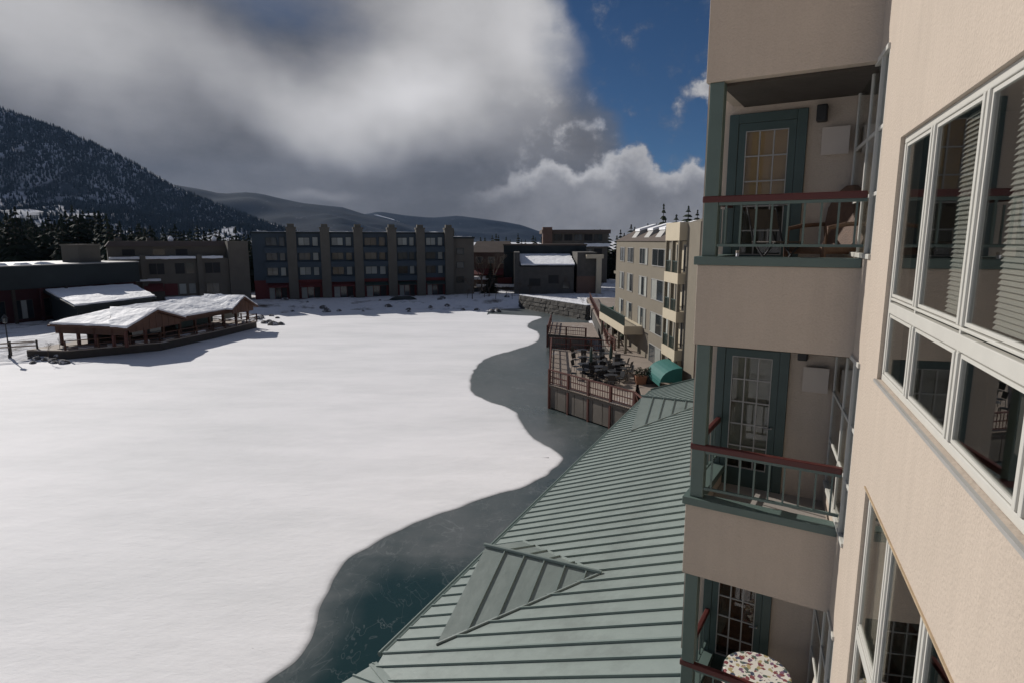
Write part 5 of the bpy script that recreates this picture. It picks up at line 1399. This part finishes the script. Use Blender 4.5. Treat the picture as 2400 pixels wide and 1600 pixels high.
# ------------------------------------------------------------------ trees
def conifer_mesh(seed, h=1.0):
    r2 = random.Random(seed); mb = MB(); n = 15
    for k in range(n):
        t_ = k / (n - 1); z = .10 + .88 * t_; R_ = (.205 * (1 - t_) ** .85 + .012) * r2.uniform(.78, 1.15); nb_ = 9 if k < 9 else 6
        a0 = r2.random() * 6
        for b in range(nb_):
            a = a0 + b * 2 * math.pi / nb_ + r2.uniform(-.25, .25); rr_ = R_ * r2.uniform(.65, 1.2); w_ = rr_ * r2.uniform(.30, .5) + .008
            c, s_ = math.cos(a), math.sin(a); dz = -rr_ * r2.uniform(.25, .6)
            base = (0, 0, z + .02); tip = (c * rr_, s_ * rr_, z + dz)
            m1 = (c * rr_ * .55 - s_ * w_, s_ * rr_ * .55 + c * w_, z + dz * .75); m2 = (c * rr_ * .55 + s_ * w_, s_ * rr_ * .55 - c * w_, z + dz * .75)
            up = (c * rr_ * .5, s_ * rr_ * .5, z + dz * .3 + .02)
            mb.face(base, m1, up); mb.face(base, up, m2); mb.face(up, m1, tip); mb.face(up, tip, m2)
    for b in range(5): a = b * 1.2566; mb.face((.014 * math.cos(a), .014 * math.sin(a), .94), (.014 * math.cos(a + 1.2566), .014 * math.sin(a + 1.2566), .94), (0, 0, 1.0))
    return mb.mesh('crown', M['conifer'])
CON = [conifer_mesh(i) for i in range(5)]
def trunk_m(): return MB().tube([(0, 0, -.04), (0, 0, .5), (0, 0, .93)], [.016, .011, .003], 6).mesh('trunk', M['bark'])
TRUNK = trunk_m()
def conifer(x, y, h, label, group, wide=1.0, z0=None):
    t = thing('conifer_tree', label, 'tree', (x, y, ground_h(x, y) if z0 is None else z0), random.random() * 6, group)
    c = put('crown', CON[random.randrange(5)], t); k = put('trunk', TRUNK, t)
    for q in (c, k): q.scale = (h * wide, h * wide, h)
random.seed(21)
def crest_v(u):
    P_ = [(-60, 485), (40, 480), (90, 492), (130, 500), (175, 472), (230, 492), (290, 512), (350, 515), (430, 520), (500, 525), (560, 532), (620, 540)]
    for (a, va), (b, vb) in zip(P_, P_[1:]):
        if a <= u <= b: return va + (vb - va) * (u - a) / (b - a)
    return 530
for i in range(210):
    u = -50 + 700 * (i + random.random()) / 210; Y = random.uniform(118, 215)
    if u > 255 and Y < 128: Y = 135 + random.random() * 60
    v = crest_v(u) + random.random() ** .7 * 46
    q = at(u, v, Y); z0 = 1.0; h = max(6, q.z - z0)
    far_right = u > 300
    conifer(q.x, q.y, h, 'dark conifer in the dense row behind the tan terraced building' if far_right else 'tall dark conifer in the dense stand behind the black shop roof',
            'conifers behind the terraced building' if far_right else 'conifers behind the shop building', random.uniform(1.0, 1.6), z0)
for i in range(46):
    u = 1120 + 560 * (i + random.random() * .8) / 46; Y = random.uniform(175, 260)
    if u > 1500 and i % 2: continue
    v = (548 if u < 1290 else (540 if u < 1430 else 540 - (u - 1430) * .30)) + random.uniform(-4, 18)
    q = at(u, v, Y)
    conifer(q.x, q.y, max(5, q.z - 1), 'dark conifer rising behind the roofs on the right shore', 'conifers behind the right shore roofs', random.uniform(1.1, 1.7), 1.0)
q = at(1556, 478, 120); conifer(q.x, q.y, q.z - 1, 'pointed dark conifer standing tallest above the apartment roof', None, .9, 1.0)

def bare_tree(x, y, z, h, label, seed, m='bark_pale', spread=.55, group=None):
    r2 = random.Random(seed); t = thing('bare_tree', label, 'tree', (x, y, z), 0, group); tr = MB(); cr2 = MB()
    def grow(p, d, l, r_, lev):
        q = p + d * l
        (tr if lev < 2 else cr2).tube([p, p.lerp(q, .5) + Vector((r2.uniform(-.03, .03), r2.uniform(-.03, .03), 0)) * l, q], [r_, r_ * .85, r_ * .65], 5 if lev < 2 else 3, cap=False)
        if lev >= 5: return
        for k in range(3 if lev < 4 else 4):
            nd = (d + Vector((r2.uniform(-1, 1), r2.uniform(-1, 1), r2.uniform(-.1, .8))) * spread).normalized()
            grow(p.lerp(q, r2.uniform(.6, 1)), nd, l * r2.uniform(.55, .8), r_ * .55, lev + 1)
    grow(Vector((0, 0, -.2)), Vector((0, 0, 1)), h * .30, h * .016, 0)
    tr.build('trunk', M[m], t); cr2.build('crown', M[m], t)
for i, (u, v, Y, lab) in enumerate(((1128, 545, 133, 'pale bare aspen beside the right end of the hotel annex'), (1158, 540, 134, 'fuller pale bare aspen in front of the reddish house'), (1098, 550, 128, 'slim pale bare aspen at the annex corner'))):
    q = at(u, v, Y); bare_tree(q.x, q.y, 1, q.z - 1, lab, 30 + i)
q = at(1205, 600, 128); conifer(at(1150, 600, 128).x, 128, 6.5, 'small green conifer between the bare aspens and the reddish house', None, 1.6, 1.0)
for i, (u, v, lab) in enumerate(((1366, 700, 'bare reddish shrub at the corner of the stone wall'), (1345, 715, 'bare brown shrub growing against the stone wall'), (112, 812, 'tangled bare shrub on the snow left of the pavilion'), (140, 800, 'bare shrub beside the red pavilion posts'))):
    q = g(u, v + 12, 1.2); bare_tree(q.x, q.y, .9, 2.2 if i < 2 else 2.0, lab, 60 + i, 'shrub', .9)

for i in range(22):
    u = 1085 + 330 * (i + random.random()) / 22; q = g(u, random.uniform(688, 702) if u < 1220 else random.uniform(682, 692), 1.0)
    bare_tree(q.x, q.y, 1.0, random.uniform(2.5, 6.5), 'bare brown shrub among the leafless growth along the far right shore', 100 + i % 5, 'shrub', .8, 'bare shrubs along the far right shore')
# ------------------------------------------------------------------ shore things: rocks, lamp, bench-like bits, boats
def rock_mesh(seed):
    import bmesh
    bm = bmesh.new(); bmesh.ops.create_icosphere(bm, subdivisions=2, radius=1)
    for v in bm.verts:
        n_ = mnoise.noise(v.co * 1.1 + Vector((seed * 3.7, seed, 0))) * .35; v.co *= 1 + n_; v.co.z *= .62
    me = bpy.data.meshes.new('boulder'); bm.to_mesh(me); bm.free(); me.materials.append(M['rock']); return me
ROCKS = [rock_mesh(i) for i in range(4)]
random.seed(5)
def rock(u, v, s_, label, group, z=None):
    q = g(u, v, .35); zz_ = ground_h(q.x, q.y) if z is None else z
    o = put('boulder', ROCKS[random.randrange(4)], None, (q.x, q.y, max(zz_, 0) + s_ * .12), random.random() * 6); o.scale = (s_, s_ * random.uniform(.7, 1), s_)
    tag(o, label, 'rock', group)
for i in range(20):
    u = 650 + 560 * (i + random.random()) / 20; v = 727 - random.random() ** 1.5 * 22
    rock(u, v, random.uniform(.3, .85), 'snow-dusted dark boulder on the bank below the blue-grey hotel', 'boulders below the hotel')
for i in range(10): rock(60 + random.random() * 90, 828 + random.random() * 18, random.uniform(.25, .55), 'small snow-dusted rock on the snowy bank left of the pavilion', 'rocks left of the pavilion')
for i in range(10): rock(590 + random.random() * 70, 735 + random.random() * 22, random.uniform(.35, .8), 'snow-dusted rock on the shore between pavilion and hotel', 'rocks between pavilion and hotel')
for k, (u, v, lab) in enumerate(((853, 725, 'dark upturned boat on the snowy bank below the middle of the hotel'), (945, 710, 'dark upturned boat lying nearest the right end of the hotel'), (1103, 690, 'dark covered boat on the bank in front of the annex'))):
    q = g(u, v, .6); z = ground_h(q.x, q.y); t = thing('upturned_boat', lab, 'boat', (q.x, q.y, z), .15 * k + .1)
    m_ = MB(); n = 9; prev = None
    for i in range(n):
        s_ = i / (n - 1) * 2 - 1; w_ = .75 * (1 - abs(s_) ** 2.4) + .02; h_ = .62 * (1 - abs(s_) ** 4) + .03; x = s_ * 2.6
        rg = [m_.p((x, w_ * math.cos(a), h_ * math.sin(a) - .02)) for a in [math.pi * j / 6 for j in range(7)]]
        if prev:
            for j in range(6): m_.f.append([prev[j], rg[j], rg[j + 1], prev[j + 1]]); m_.mi.append(0)
        prev = rg
    m_.build('hull', M['char'], t); m_ = MB(); m_.box(-2.3, 2.3, -.03, .03, .58, .66); m_.build('keel', M['dark_wood'], t)
lp = g(21, 822, .9); lz = ground_h(lp.x, lp.y)
t = thing('street_lamp', 'dark lamp post standing on the snow bank at the left edge', 'street lamp', (lp.x, lp.y, lz))
s = MB(); s.lathe([(.16, 0), (.14, .35), (.07, .45), (.05, 3.6)], 8); s.build('post', M['iron'], t)
s = MB(); s.lathe([(.06, 3.6), (.20, 3.7), (.24, 4.1), (.06, 4.35)], 8); s.build('lantern', M['far_glass'], t)
s = MB(); s.lathe([(.30, 4.1), (.05, 4.45), (.01, 4.55)], 8); s.build('lantern_cap', M['iron'], t)
# low rail fence on the path in front of the shop
fa0, fb0 = g(-40, 822, 1.1), g(118, 812, 1.1)
fv, fr_ = local_line(fa0.to_2d(), fb0.to_2d()); fl2 = (fb0 - fa0).to_2d().length
t = thing('rail_fence', 'low dark rail fence along the path in front of the shop building', 'fence', (fa0.x, fa0.y, .9), fr_)
n = int(fl2 / 2.2)
for k in range(n + 1): s = MB(); s.box(k * 2.2 - .08, k * 2.2 + .08, -.08, .08, -.5, 1.0); s.build('fence_post', M['dark_wood'], t)
for z in (.35, .75): s = MB(); s.box(0, n * 2.2, -.04, .04, z, z + .14); s.build('fence_rail', M['deck_wood'], t)

# settled snow is never flat: lumps on the roofs' snow
lump = bpy.data.textures.new('lump', 'CLOUDS'); lump.noise_scale = 1.6; lump.noise_depth = 3
for o in list(COL.objects):
    if o.name.split('.')[0] in ('roof_snow', 'snow_ledge') and o.type == 'MESH':
        if len(o.data.polygons) > 60: continue
        b_ = o.modifiers.get('bevel')
        if b_: o.modifiers.remove(b_)
        sb = o.modifiers.new('divide', 'SUBSURF'); sb.subdivision_type = 'SIMPLE'; sb.levels = sb.render_levels = 5
        dp = o.modifiers.new('lumps', 'DISPLACE'); dp.texture = lump; dp.strength = .30; dp.mid_level = .5

# ------------------------------------------------------------------ the air between us and the hills
mb = MB(); mb.box(-5100, 5100, -2600, 6700, -3, 790)
hz_ = mb.build('haze', bpy.data.materials.new('haze'))
hm = hz_.data.materials[0]; hm.use_nodes = True; nt = hm.node_tree
nt.nodes.remove(nt.nodes['Principled BSDF'])
pv = nt.nodes.new('ShaderNodeVolumePrincipled'); pv.inputs['Color'].default_value = (.38, .60, 1.0, 1); pv.inputs['Density'].default_value = .000022; pv.inputs['Anisotropy'].default_value = .2
nt.links.new(pv.outputs[0], nt.nodes['Material Output'].inputs['Volume'])
tag(hz_, 'thin bluish air fading the distant hills', 'haze', kind='stuff')
